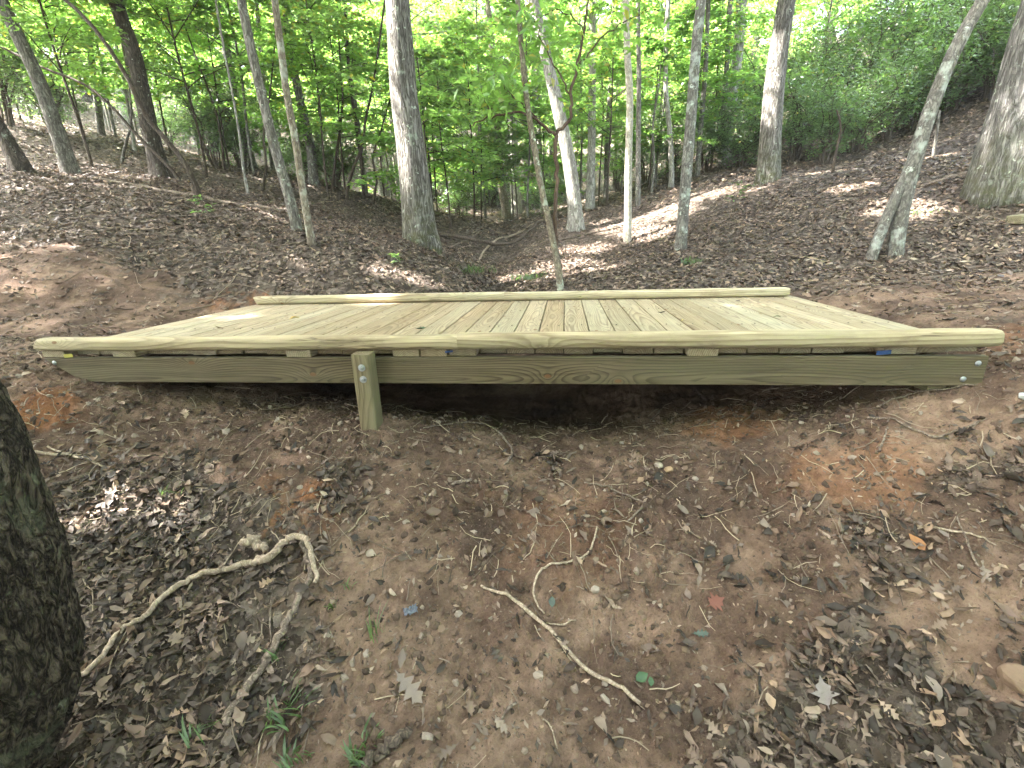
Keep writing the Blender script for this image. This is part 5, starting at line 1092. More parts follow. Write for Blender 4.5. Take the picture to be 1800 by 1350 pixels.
KINDS_F = [far_kind(13, 0.13, 0, 2.4, 6.5, 5.0, 62, 42, 0.20), far_kind(15, 0.17, 1, 2.7, 7.5, 5.5, 66, 42, 0.22),
           far_kind(11, 0.09, 2, 2.1, 4.8, 4.0, 55, 42, 0.18), far_kind(14, 0.20, 3, 2.6, 7.0, 5.5, 62, 42, 0.22)]
for (x, y, k, sc, zone) in FAR:
    plant(KINDS_F, k, x, y, urng.uniform(0, 6.28), sc, 'forest_tree', *FAR_LABEL[zone])
# big-crowned trees added out of view beside the viewer: their tops keep the sun off the bridge
for i_, (x, y, ht, rx) in enumerate(SHADE):
    build_tree('forest_tree', (x, y), [(0, 0, 0), (0.1, 0.05, 3.0)], 0.17, 0.14, ht, BARK['grey'], 60 + i_, *FAR_LABEL['around'], crown=(rx, 2.2, ht * 0.70, 120, 105, 0.18))

# --------------------------------------------------- evergreen shrubs
def shrub_kind(rad, ht, nst, seed, leaf):
    g = Geo(); P = []; D = []
    rr = random.Random(seed)
    for s in range(nst):
        a = rr.uniform(0, 6.28); L = rad * rr.uniform(0.4, 1.0); h = ht * rr.uniform(0.6, 1.0)
        pl = [np.array([0.1 * math.cos(a), 0.1 * math.sin(a), -0.1])]
        for k in range(1, 7):
            f = k / 6
            pl.append(np.array([math.cos(a) * L * f + rr.uniform(-.1, .1), math.sin(a) * L * f + rr.uniform(-.1, .1), h * f ** 0.8 + rr.uniform(-.05, .05)]))
            a += rr.uniform(-.35, .35)
        c = resample(np.array(pl), 13)
        g.add(*tube(c, np.linspace(0.024, 0.006, 13), 5, False))
        for q_ in c[4:]:
            for m in range(3):
                e = q_ + np.array([rr.gauss(0, .28), rr.gauss(0, .28), rr.gauss(0.05, .20)])
                if rr.random() < 0.6: g.add(*tube(np.array([q_, (q_ + e) / 2 + [0, 0, .03], e]), [0.007, 0.005, 0.003], 3, False))
                k = 16
                aa = rng.uniform(0, 6.28, k)
                P.append(e + rng.normal(size=(k, 3)) * 0.075)
                D.append(np.stack([np.cos(aa), np.sin(aa), rng.uniform(-0.3, 0.5, k)], 1))
    P = np.concatenate(P); D = np.concatenate(D)
    Nn = unit(np.array([0, 0, 1.0]) + rng.normal(size=P.shape) * 0.45)
    return g.mesh('stem', [M_twig], True), None, leaves_mesh('foliage', P, Nn, D, leaf * rng.uniform(0.7, 1.25, len(P)), L_laurel, 0.42, 4)
def shrub(kinds, k, x, y, rz, sc, label, group):
    z = float(height(np.array([x]), np.array([y]))[0])
    root = link('evergreen_shrub', None, None, (x, y, z), (0, 0, rz), sc, label=label, category='shrub', group=group)
    link('stem', kinds[k][0], root); link('foliage', kinds[k][2], root)
KINDS_S = [shrub_kind(1.3, 2.1, 11, 1, 0.085), shrub_kind(1.1, 2.6, 10, 2, 0.09), shrub_kind(0.9, 1.3, 8, 3, 0.08)]
for (x, y, k, sc, lab, grp) in SHRUBS:
    shrub(KINDS_S, k, x, y, urng.uniform(0, 6.28), sc, lab, grp)

# ================================================================== leaf litter
OAK = [(0.0, 0.012), (0.13, 0.020), (0.22, 0.13), (0.29, 0.055), (0.43, 0.24), (0.50, 0.075), (0.64, 0.27), (0.71, 0.085), (0.83, 0.17), (0.89, 0.06), (1.0, 0.0)]
OVATE = [(0.0, 0.008), (0.08, 0.012), (0.25, 0.16), (0.5, 0.22), (0.75, 0.14), (1.0, 0.0)]
LANCE = [(0.0, 0.008), (0.2, 0.09), (0.5, 0.13), (0.8, 0.07), (1.0, 0.0)]
MAPLE = [(0.0, 0.01), (0.22, 0.02), (0.30, 0.26), (0.42, 0.16), (0.52, 0.40), (0.60, 0.17), (0.72, 0.22), (0.80, 0.08), (1.0, 0.0)]
def leaf_template(prof, curl, cup, twist, wave):
    """one dry leaf, unit length along X, curled; returns verts and tris"""
    m = len(prof); v = []
    for s in (-1, 1):
        for (x, w) in prof: v.append((x - 0.5, s * w, 0.0))
    for (x, w) in prof: v.append((x - 0.5, 0.0, 0.0))
    v = np.array(v)
    x, y = v[:, 0].copy(), v[:, 1].copy()
    v[:, 2] = curl * (x ** 2 - 0.08) + cup * np.abs(y) ** 1.3 + twist * x * y * 2 + wave * np.sin(x * 14 + y * 9) * (np.abs(y) > 0.03)
    t = []
    for i in range(m - 1):
        for s, o in ((0, 0), (1, m)):
            a, b, c, d = 2 * m + i, 2 * m + i + 1, o + i + 1, o + i
            t += [(a, c, b), (a, d, c)] if s == 0 else [(a, b, c), (a, c, d)]
    return v, np.array(t)
TEMPL = [leaf_template(OAK, 0.35, 0.5, 0.3, 0.02), leaf_template(OAK, -0.3, 0.9, -0.4, 0.03), leaf_template(OVATE, 0.5, 1.1, 0.5, 0.02),
         leaf_template(OVATE, -0.6, 0.7, -0.6, 0.02), leaf_template(LANCE, 0.7, 1.6, 0.8, 0.02), leaf_template(LANCE, -0.5, 1.4, 0.2, 0.02),
         leaf_template(MAPLE, 0.3, 0.5, 0.3, 0.03), leaf_template(OVATE, 0.9, 1.8, 0.9, 0.03)]
SIMPLE = [(np.array([(-.5, 0, 0.02), (0, -.2, .07), (.5, 0, 0.05), (0, .2, .05)]), np.array([(0, 1, 2), (0, 2, 3)])),
          (np.array([(-.5, 0, 0.06), (-.1, -.22, .0), (.5, 0, 0.10), (.1, .2, .09), (0, 0, -.02)]), np.array([(0, 1, 4), (1, 2, 4), (2, 3, 4), (3, 0, 4)]))]

def scatter_pts(n, x0, x1, y0, y1, dens):
    x = rng.uniform(x0, x1, n); y = rng.uniform(y0, y1, n)
    k = rng.random(n) < dens(x, y)
    return x[k], y[k]

def place(g, templ, x, y, size, lift, tilt, rnd):
    N = len(x)
    if N == 0: return
    z = height(x, y); nr = normal_at(x, y)
    nr = unit(nr + rng.normal(size=nr.shape) * np.asarray(tilt).reshape(-1, 1) if np.ndim(tilt) else nr + rng.normal(size=nr.shape) * tilt)
    d = rand_unit(N); d = unit(d - nr * np.sum(d * nr, 1, keepdims=True)); s = np.cross(nr, d)
    tv, tt = templ; k = len(tv)
    zs = rng.uniform(0.5, 1.4, N)
    wv_ = rng.uniform(0.45, 1.35, N)[:, None, None]; jj = rng.normal(size=(N, k, 3)) * 0.035
    v = (tv[None, :, 0, None] * d[:, None] + jj + wv_ * tv[None, :, 1, None] * s[:, None] + tv[None, :, 2, None] * nr[:, None] * zs[:, None, None]) * np.asarray(size).reshape(-1, 1, 1)
    v = v + np.stack([x, y, z + lift], 1)[:, None]
    t = (tt[None] + (np.arange(N) * k)[:, None, None]).reshape(-1, 3)
    g.add(v.reshape(-1, 3), t, None, np.repeat(rnd, k))

def lit_dens(x, y):
    b = bare_at(x, y)
    u = fbm(x * 1.6, y * 1.6, 3, 91)
    d = (1 - 0.94 * sstep(0.05, 0.85, b + 0.35 * u) ** 0.8) * (0.6 + 0.4 * sstep(-0.4, 0.3, fbm(x * 4, y * 4, 2, 95)))
    off_bridge = ~((x > -0.05) & (x < 4.8) & (y > -0.02) & (y < 1.95))
    left_front = (x < 2.6) & (y < -0.35)
    return d * off_bridge * (1 - 0.85 * sstep(0.2, 0.5, clay_at(x, y)))

g = Geo()
for tm in TEMPL[:6] + TEMPL[2:6] + TEMPL[7:]:   # close to the viewer: whole curled leaves
    x, y = scatter_pts(4300, -1.8, 6.6, -2.0, 0.0, lit_dens)
    place(g, tm, x, y, rng.uniform(0.022, 0.078, len(x)), rng.uniform(0.002, 0.018, len(x)), 0.42, rng.random(len(x)) ** 1.9)
link('leaf_litter', g.mesh('leaf_litter', [M_litter], True, 'rnd'), kind='stuff', label='dry brown leaves lying thick on the near banks')
g = Geo()
for tm in (TEMPL[2], TEMPL[3], TEMPL[4]):      # just past the bridge
    x, y = scatter_pts(17000, -6, 10, 1.9, 6.5, lit_dens)
    place(g, tm, x, y, rng.uniform(0.03, 0.08, len(x)), rng.uniform(0.0, 0.02, len(x)), 0.3, rng.random(len(x)) ** 1.35)
for tm in SIMPLE:
    x, y = scatter_pts(48000, -12, 14, 1.9, 13, lit_dens)
    place(g, tm, x, y, rng.uniform(0.035, 0.095, len(x)), rng.uniform(0.0, 0.025, len(x)), 0.3, rng.random(len(x)) ** 1.35)
    x, y = scatter_pts(30000, -26, 26, 8, 32, lambda x, y: np.full(len(x), 0.9))
    place(g, tm, x, y, rng.uniform(0.09, 0.18, len(x)), 0.01, 0.3, rng.random(len(x)) ** 1.35)
link('leaf_litter', g.mesh('leaf_litter', [M_litter], True, 'rnd'), kind='stuff', label='dry brown leaves covering the slopes behind the bridge')
g = Geo()                                # crumbs of leaf and bark on the bare soil
for tm in SIMPLE:
    x, y = scatter_pts(22000, -1.5, 6.5, -1.8, 0.3, lambda x, y: 0.35 + 0.65 * (1 - bare_at(x, y)))
    place(g, tm, x, y, 0.006 + 0.028 * rng.random(len(x)) ** 1.6, 0.002, 0.35, rng.random(len(x)))
for tm in SIMPLE + [TEMPL[4], TEMPL[2]]:      # thin scatter of leaves over the trodden trail
    x, y = scatter_pts(5200, -7, -0.2, -0.9, 2.6, lambda x, y: np.full(len(x), 0.6)); x2, y2 = scatter_pts(4400, 4.85, 11, -0.6, 2.8, lambda x, y: np.full(len(x), 0.55))
    x = np.r_[x, x2]; y = np.r_[y, y2]
    place(g, tm, x, y, 0.010 + 0.065 * rng.random(len(x)) ** 2.5, 0.003, 0.3, rng.random(len(x)))
link('leaf_crumbs', g.mesh('leaf_crumbs', [M_litter], False, 'rnd'), kind='stuff', label='small crumbs of leaf and bark on the bare soil')

# ------------------------------------------------- soil clods and grit
def clod_templ(seed):
    r_ = np.random.default_rng(seed)
    p = (1 + 5 ** 0.5) / 2
    v = np.array([(-1, p, 0), (1, p, 0), (-1, -p, 0), (1, -p, 0), (0, -1, p), (0, 1, p), (0, -1, -p), (0, 1, -p), (p, 0, -1), (p, 0, 1), (-p, 0, -1), (-p, 0, 1)]) / 1.9
    v = v * r_.uniform(0.7, 1.3, (12, 1)) * np.array([0.5, 0.45, 0.36])
    f = np.array([(0, 11, 5), (0, 5, 1), (0, 1, 7), (0, 7, 10), (0, 10, 11), (1, 5, 9), (5, 11, 4), (11, 10, 2), (10, 7, 6), (7, 1, 8), (3, 9, 4), (3, 4, 2), (3, 2, 6), (3, 6, 8), (3, 8, 9), (4, 9, 5), (2, 4, 11), (6, 2, 10), (8, 6, 7), (9, 8, 1)])
    return v, f
def mat_clod():
    t = NT('soil_clods'); f = t.attr('rnd')
    c = t.ramp(f, [(0.0, (0.036, 0.025, 0.019)), (0.45, (0.080, 0.055, 0.040)), (0.85, (0.125, 0.088, 0.063)), (1.0, (0.23, 0.19, 0.155))])
    return t.principled(c, 0.95, t.bump(t.noise(t.obj(), 160, 3, 0.7), 0.6, 0.004), 0.15)
M_clod = mat_clod()
g = Geo()
for s in range(4):
    x, y = scatter_pts(8000, -1.2, 6.2, -1.75, 0.4, lambda x, y: 0.12 + 0.88 * bare_at(x, y) * sstep(-0.5, 0.4, fbm(x * 3, y * 3, 2, 77)))
    sz = 0.005 + 0.036 * rng.random(len(x)) ** 3.2
    place(g, clod_templ(s), x, y, sz, 0.0, 0.5, rng.random(len(x)))
for s in range(3):
    x, y = scatter_pts(3500, -5, 9.5, -0.8, 2.6, lambda x, y: np.where((x > -0.2) & (x < 5.0), 0, 0.7))
    place(g, clod_templ(s + 7), x, y, 0.006 + 0.04 * rng.random(len(x)) ** 4, 0.0, 0.5, rng.random(len(x)))
link('soil_clods', g.mesh('soil_clods', [M_clod], False, 'rnd'), kind='stuff', label='loose brown soil clods and grit on the dug ground')

# ------------------------------------------------- uncountable small twigs and rootlets
def twigs(n, dens, x0, x1, y0, y1, lmin, lmax, rmin, rmax, seed):
    r_ = np.random.default_rng(seed); g = Geo()
    x, y = scatter_pts(n, x0, x1, y0, y1, dens)
    for a, b in zip(x, y):
        L = r_.uniform(lmin, lmax) * r_.uniform(0.4, 1); th = r_.uniform(0, 6.28); m = 5
        s = np.linspace(-0.5, 0.5, m)
        bend = r_.normal() * 0.25
        px = a + L * (s * math.cos(th) - bend * (s * s) * math.sin(th)) + r_.normal(size=m) * L * 0.02
        py = b + L * (s * math.sin(th) + bend * (s * s) * math.cos(th)) + r_.normal(size=m) * L * 0.02
        r0 = r_.uniform(rmin, rmax)
        pz = height(px, py) + r0 * 0.7 + max(0, r_.normal()) * 0.012 * np.array([0, .4, .6, .8, 1.0]) + 0.003
        v, t, q = tube(np.stack([px, py, pz], 1), np.linspace(r0, r0 * 0.55, m), 4, False)
        g.add(v, t, q, r_.random())
    return g
M_twigs = NT('dry_twigs')
_f = M_twigs.attr('rnd')
M_twigs = M_twigs.principled(M_twigs.ramp(_f, [(0.0, (0.06, 0.042, 0.032)), (0.5, (0.15, 0.115, 0.085)), (1.0, (0.34, 0.27, 0.19))]), 0.85)
g = twigs(3200, lambda x, y: 0.25 + 0.75 * ((y > -0.75) | (x < 2.0)), -1.5, 6.3, -1.7, 0.5, 0.03, 0.22, 0.0007, 0.0030, 7)
g2 = twigs(500, lambda x, y: np.where((x > -0.3) & (x < 5), 0, 1.0), -5, 9, -1.0, 2.6, 0.06, 0.35, 0.0012, 0.0045, 17)
g.add(np.concatenate(g2.v), None, np.concatenate(g2.q), np.concatenate(g2.a))
link('twig_litter', g.mesh('twig_litter', [M_twigs], True, 'rnd'), kind='stuff', label='small twigs and torn rootlets strewn on the near soil')
g = twigs(420, lambda x, y: np.where((x > -0.2) & (x < 5) & (y < 2.1), 0, 1.0), -7, 11, 1.6, 10, 0.25, 1.1, 0.002, 0.008, 9)
link('twig_litter', g.mesh('twig_litter', [M_twigs], True, 'rnd'), kind='stuff', label='small sticks strewn over the slopes behind the bridge')

# ================================================================== sticks, roots and logs one can pick out
STICK_INFO = {
    'forked_branch_a': ('fallen_branch', 'long pale crooked branch running from the forked knot down to the dark trunk', 'branch', 'p'),
    'thick_branch': ('fallen_branch', 'thicker brown branch under the pale one, pointing at the grass tuft', 'branch', 's'),
    'pale_chunk': ('wood_chunk', 'pale splintered chunk of wood on the crooked branch', 'wood', 'p'),
    'long_stick': ('stick', 'long thin straight stick on bare soil in the middle foreground', 'stick', 'p'),
    'curved_root': ('root', 'thin hooked root curving above the long straight stick', 'root', 'p'),
    'kinked_stick': ('stick', 'kinked thin stick at the bottom edge right of centre', 'stick', 's'),
    'under_root': ('root', 'pale bent root poking out from under the bridge right of post', 'root', 's'),
    'right_root': ('root', 'long wavy root in front of the right end of the bridge', 'root', 's'),
    'right_root_b': ('root', 'short upright rootlet below the long wavy root', 'root', 's'),
    'right_twig': ('twig', 'thin twig lying just under the right end of the beam', 'twig', 's'),
    'right_twig_b': ('twig', 'slanting twig left of the one under the beam end', 'twig', 's'),
    'centre_root': ('root', 'hooked rootlet on bare soil below the two round stones', 'root', 's'),
    'wood_splinter': ('wood_splinter', 'short brown splinter of wood on soil right of the post', 'wood', 's'),
    'right_stick': ('stick', 'pale straight stick beside the orange leaf', 'stick', 'p'),
    'right_curl': ('root', 'thin curling rootlet right of the orange leaf', 'root', 's'),
    'left_pale_stick': ('stick', 'pale flat stick on the left bank, the upper of two crossing', 'stick', 'p'),
    'left_pale_stick_b': ('stick', 'pale stick on the left bank, the lower of two crossing', 'stick', 'p'),
    'left_dark_stick': ('stick', 'dark thick stick on the left bank beside the near trunk', 'stick', 'd'),
    'left_log_bit': ('stick', 'short grey rotten stick in leaves left of the orange mound', 'stick', 'd'),
    'root_low': ('stick', 'short brown stick left of the bottom end of long stick', 'stick', 's'),
    'small_hook': ('root', 'small pale hooked rootlet at the bottom edge near the centre', 'root', 'p'),
    'bl_log': ('stick', 'thick rotten stick cut off by the bottom edge beside grass', 'stick', 'd'),
    'upright_twig': ('twig', 'thin straight twig between the two crooked branches', 'twig', 's'),
    'bark_stick': ('wood_splinter', 'flat grey piece of bark among leaves lower right', 'wood', 'd'),
    'gr_twig': ('root', 'pale wavy rootlet just above the long straight stick', 'root', 'p'),
    'left_log': ('fallen_log', 'long grey fallen log lying across the left bank', 'log', 's'),
    'right_log': ('fallen_log', 'short fallen log between twin-stemmed tree and oak', 'log', 's'),
    'gully_branch': ('fallen_branch', 'sagging fallen branch across the gully behind the bridge', 'branch', 'd'),
    'gully_branch_c': ('fallen_branch', 'thin pale branch lying up the gully bed behind the sagging one', 'branch', 'p'),
    'gully_branch_d': ('fallen_branch', 'thin grey branch leaning on the left gully edge by biggest trunk', 'branch', 's'),
    'gully_branch_b': ('fallen_branch', 'short branch at the foot of the biggest trunk', 'branch', 'd'),
    'bank_log': ('fallen_log', 'dark fallen log on the right gully edge below the curving tree', 'log', 'd'),
    'slope_log': ('fallen_log', 'pale sunlit log on the right slope behind the cream tree', 'log', 'p'),
    'slope_stick': ('stick', 'thin stick on the right slope below the thick grey tree', 'stick', 's'),
    'bank_stick': ('stick', 'brown stick on the left gully bank just behind the bridge', 'stick', 'd'),
}
SM = {'s': M_stick, 'p': M_stickpale, 'd': M_stickdark}
for nm, xy, rr in STICKS:
    name, lab, cat, mk = STICK_INFO[nm]
    xy = np.array(xy); rr = np.array(rr) * (0.62 if xy[0][1] < 1 and nm not in ('forked_branch_a', 'long_stick', 'thick_branch', 'pale_chunk', 'bl_log') else 0.74)
    n = max(12, len(xy) * 5)
    p = resample(np.c_[xy, np.zeros(len(xy)), rr], n)
    r = np.maximum(p[:, 3], 0.0015)
    zg = height(p[:, 0], p[:, 1])
    ker = np.ones(5) / 5
    zs = np.convolve(np.pad(zg, 2, mode='edge'), ker, 'valid')
    z = np.maximum(zs, zg) + r * (0.8 if xy[0][1] < 1 else 0.05) + (0.004 if xy[0][1] < 1 else 0)
    sd = sum(map(ord, nm))
    if nm == 'forked_branch_a': z += 0.015 + 0.05 * np.exp(-((np.linspace(0, 1, n) - 0.86) / 0.12) ** 2)
    if nm == 'thick_branch': z += 0.004
    if nm == 'pale_chunk': z += 0.035
    if nm == 'gully_branch': z += 0.12 * np.sin(np.linspace(0, math.pi, n)) + 0.05
    c = np.stack([p[:, 0], p[:, 1], z], 1)
    jit = (0.10 if nm == 'long_stick' else 0.38) * r[:, None] * np.random.default_rng(sd).normal(size=c.shape); jit[:, 2] *= 0.4
    c = c + jit
    base = c[0].copy(); c = c - base
    def rm(i, a, sd=sd): return 1 + 0.22 * vnoise(i * 0.35 + sd, np.cos(a) * 1.2 + np.sin(a), sd) + 0.1 * vnoise(i * 1.1, a * 1.5, sd + 1)
    ns = 12 if r.max() > 0.008 else 7
    g = Geo(); g.add(*tube(c, r, ns, True, rm))
    if nm in ('gully_branch', 'left_log', 'forked_branch_a', 'bank_log'):
        r_ = np.random.default_rng(sd)
        for k in range(5):           # stubs of side twigs
            i = int(r_.integers(3, n - 3)); d = r_.normal(size=3); d[2] = abs(d[2]) + 0.2; d = d / np.linalg.norm(d)
            Lk = min(0.16, r[i] * r_.uniform(4, 10))
            g.add(*tube(np.array([c[i], c[i] + d * Lk * 0.5 + [0, 0, -.01], c[i] + d * Lk]), [r[i] * 0.45, r[i] * 0.3, r[i] * 0.15], 6))
    link(name, g.mesh(name, [SM[mk]], True), None, tuple(base), label=lab, category=cat)

# ================================================================== stones
def stone(pt, size, mat, label, seed, sink=0.25, rot=0.0):
    r_ = np.random.default_rng(seed)
    nu, nv = 22, 13
    th = np.linspace(0, 2 * math.pi, nu, endpoint=False); ph = np.linspace(0.02, math.pi - 0.02, nv)
    T, Ph = np.meshgrid(th, ph)
    d = np.stack([np.sin(Ph) * np.cos(T), np.sin(Ph) * np.sin(T), np.cos(Ph)], -1)
    r = np.ones(T.shape)
    for k in range(9):               # cut facets
        n_ = unit(r_.normal(size=(1, 3)))[0]; o = r_.uniform(0.62, 0.9)
        r = np.minimum(r, o / np.maximum(d @ n_, 1e-3))
    r = r * (1 + 0.04 * vnoise(d[..., 0] * 4 + seed, d[..., 1] * 4 + d[..., 2] * 3, seed))
    v = (d * r[..., None] * np.array(size) / 2).reshape(-1, 3)
    i = np.arange(nv - 1)[:, None] * nu; j = np.arange(nu)[None]; k = (j + 1) % nu
    q = np.stack([i + j, i + nu + j, i + nu + k, i + k], -1).reshape(-1, 4)
    x, y = pt; z = float(height(np.array([x]), np.array([y]))[0])
    t = [[0, a, a + 1] for a in range(1, nu - 1)]; b = (nv - 1) * nu
    t += [[b, b + a + 1, b + a] for a in range(1, nu - 1)]
    link('stone', make_mesh('stone', v, t, q, [mat], False), None, (x, y, z + size[2] * (0.5 - sink)), (0, 0, rot), label=label, category='stone')
M_stone = mat_plain('pale_stone', (0.24, 0.20, 0.16), 0.85, 0.3, 45, 0.5)
M_stone2 = mat_plain('rusty_stone', (0.15, 0.10, 0.066), 0.85, 0.35, 30, 0.6)
stone(PT['stone_a'], (0.045, 0.040, 0.034), M_stone, 'grey round stone, left of a touching pair under the bridge', 1)
stone(PT['stone_b'], (0.048, 0.038, 0.034), mat_plain('tan_stone', (0.24, 0.16, 0.10), 0.85, 0.25, 40, 0.4), 'tan round stone, right of a touching pair under the bridge', 2)
stone(PT['stone_c'], (0.030, 0.026, 0.022), M_stone, 'small grey stone right of the round pair', 3)
stone(PT['rock'], (0.10, 0.085, 0.07), M_stone2, 'rusty brown angular rock at the lower right edge', 4, 0.3, 0.5)
stone(PT['stone_w'], (0.050, 0.045, 0.035), mat_plain('white_stone', (0.36, 0.36, 0.34), 0.8, 0.2, 40, 0.4), 'whitish stone at the right edge beside the bridge end', 5)
stone(PT['stone_d'], (0.034, 0.022, 0.038), M_stone, 'small pale upright stone above the long stick', 6, 0.1)

# ================================================================== fallen leaves one can pick out
def one_leaf(name, x, y, tm, size, mat, label, rz, lift=0.010, tilt=(0, 0), cat='leaf', group=None, z=None, wid=1.0):
    me = tm if isinstance(tm, bpy.types.Mesh) else make_mesh(name, tm[0], tm[1], None, [mat], True)
    if z is None:
        z = float(height(np.array([x]), np.array([y]))[0])
        nn = normal_at(np.array([x]), np.array([y]), 0.05)[0]
    else: nn = np.array([0, 0, 1.0])
    nn = unit((nn + np.array([tilt[0], tilt[1], 0]))[None])[0]
    q = Vector(nn).to_track_quat('Z', 'Y')
    o = link(name, me, None, (x, y, z + lift), (0, 0, 0), (size, size * wid, size), label=label, category=cat, group=group)
    o.rotation_euler = (q.to_matrix() @ Matrix.Rotation(rz, 3, 'Z')).to_euler()
    return o
def mt(name, c): return mat_litter(name, True, c)
one_leaf('fallen_leaf', *PT['red_leaf'], TEMPL[6], 0.075, mt('red_leaf', (0.14, 0.048, 0.030)), 'brick red fallen leaf on the soil right of centre', 0.6, 0.012, (0.1, -0.2), wid=1.3)
one_leaf('fallen_leaf', *PT['orange_leaf'], TEMPL[2], 0.070, mt('orange_leaf', (0.29, 0.125, 0.045)), 'orange-brown fallen leaf beside the pale stick at right', 2.0, 0.012, (0.2, -0.2), wid=1.4)
GL = mat_plain('green_leaf', (0.034, 0.068, 0.030), 0.5, 0.2, 40, 0.1)
GL2 = mat_plain('blue_green_leaf', (0.040, 0.055, 0.042), 0.5, 0.2, 40, 0.1)
one_leaf('fallen_leaf', *PT['green_leaf_a'], TEMPL[2], 0.052, GL, 'fresh green leaf near the lower end of the long stick', 0.4, wid=1.5)
one_leaf('fallen_leaf', PT['green_leaf_a'][0] + 0.028, PT['green_leaf_a'][1] - 0.012, TEMPL[3], 0.032, GL, 'small green leaf touching the bigger one by the long stick', 1.4, wid=1.4)
one_leaf('fallen_leaf', *PT['green_leaf_b'], TEMPL[3], 0.046, GL2, 'blue-green leaf just right of the upper long stick', 1.5, wid=1.3)
one_leaf('fallen_leaf', *PT['green_leaf_c'], TEMPL[0], 0.060, GL2, 'dull blue-green lobed leaf below the red leaf', 0.2)
one_leaf('fallen_leaf', *PT['oak_leaf_a'], TEMPL[0], 0.135, mt('tan_leaf', (0.19, 0.150, 0.125)), 'largest lobed oak leaf, pale brown, left of the bottom centre', -1.1, 0.022, (0.2, -0.3))
one_leaf('fallen_leaf', *PT['oak_leaf_b'], TEMPL[6], 0.100, mt('grey_leaf', (0.20, 0.175, 0.16)), 'grey star-shaped dead leaf at lower right', 1.9, 0.02, (0.0, -0.3))
one_leaf('fallen_leaf', *PT['oak_leaf_c'], TEMPL[0], 0.105, mt('brown_leaf', (0.185, 0.140, 0.105)), 'pale brown lobed leaf right of the grey star-shaped one', 0.9, 0.02, (0.1, -0.3))
# crumpled blue scrap
def scrap():
    nu = 9
    u, w = np.meshgrid(np.linspace(-.5, .5, nu), np.linspace(-.4, .4, nu))
    z = 0.22 * vnoise(u * 5 + 3, w * 5, 3) + 0.12 * vnoise(u * 11, w * 11, 5)
    v = np.stack([u + 0.1 * vnoise(w * 6, u * 6, 8), w, z + 0.15], -1).reshape(-1, 3)
    i = (np.arange(nu - 1)[:, None] * nu + np.arange(nu - 1)[None]).ravel()
    q = np.stack([i, i + 1, i + 1 + nu, i + nu], 1)
    x, y = PT['blue_scrap']; z = float(height(np.array([x]), np.array([y]))[0])
    link('scrap', make_mesh('scrap', v, None, q, [mat_plain('blue_scrap', (0.090, 0.102, 0.125), 0.6, 0.25, 60, 0.2)]), None, (x, y, z + 0.004), (0, 0, 0.5), 0.048,
         label='crumpled pale blue scrap on the soil left of centre', category='litter')
scrap()
# leaves lying on the deck
one_leaf('fallen_leaf', 0.93, 0.98, TEMPL[3], 0.085, mt('yellow_leaf', (0.38, 0.26, 0.05)), 'curled yellow-brown leaf on the left part of the deck', 0.4, 0.012, z=0.0)
one_leaf('fallen_leaf', 2.02, 0.52, TEMPL[2], 0.070, GL, 'green leaf on the deck behind the front kerb joint', 0.2, 0.010, z=0.0)
one_leaf('fallen_leaf', 3.55, 1.05, TEMPL[4], 0.060, mt('dark_leaf', (0.075, 0.060, 0.04)), 'small dark leaf in the middle of the right half of deck', 0.2, 0.008, z=0.0)
one_leaf('fallen_leaf', 4.20, 0.82, TEMPL[5], 0.060, mt('dark_green_leaf', (0.06, 0.075, 0.03)), 'small dark leaf nearest the right end of the deck', 0.1, 0.008, z=0.0)
one_leaf('fallen_leaf', 4.22, 1.55, TEMPL[3], 0.060, mt('dark_leaf_b', (0.09, 0.07, 0.05)), 'small dark leaf by the right end of the rear kerb', 2.1, 0.008, z=0.0)
one_leaf('fallen_leaf', 3.62, 0.75, TEMPL[5], 0.045, mt('yellow_leaf_b', (0.32, 0.25, 0.05)), 'tiny yellow leaf on the right half of the deck', 1.1, 0.006, z=0.0)
one_leaf('fallen_leaf', 0.60, 0.62, TEMPL[4], 0.050, mt('brown_leaf_b', (0.13, 0.08, 0.04)), 'tiny brown leaf on edge near the left end of the deck', 1.6, 0.012, (0.5, 0.4), z=0.0)
# the largest of the many alike dry leaves nearest the viewer
meshes = [make_mesh('fallen_leaf', v, t, None, [M_litter_obj], True) for v, t in TEMPL]
x, y = scatter_pts(900, 0.9, 4.6, -1.35, -0.45, lit_dens)
lr = random.Random(3)
for a, b in list(zip(x, y))[:230]:
    k = lr.choice([0, 1, 2, 3, 4, 5, 6, 7, 7])
    one_leaf('fallen_leaf', float(a), float(b), meshes[k], lr.uniform(0.035, 0.085), None, 'dry grey-brown leaf among others on the near ground', lr.uniform(0, 6.28), lr.uniform(0.012, 0.026),
             (lr.gauss(0, .25), lr.gauss(0, .25)), group='dry leaves scattered in the foreground', wid=lr.uniform(0.5, 1.3))

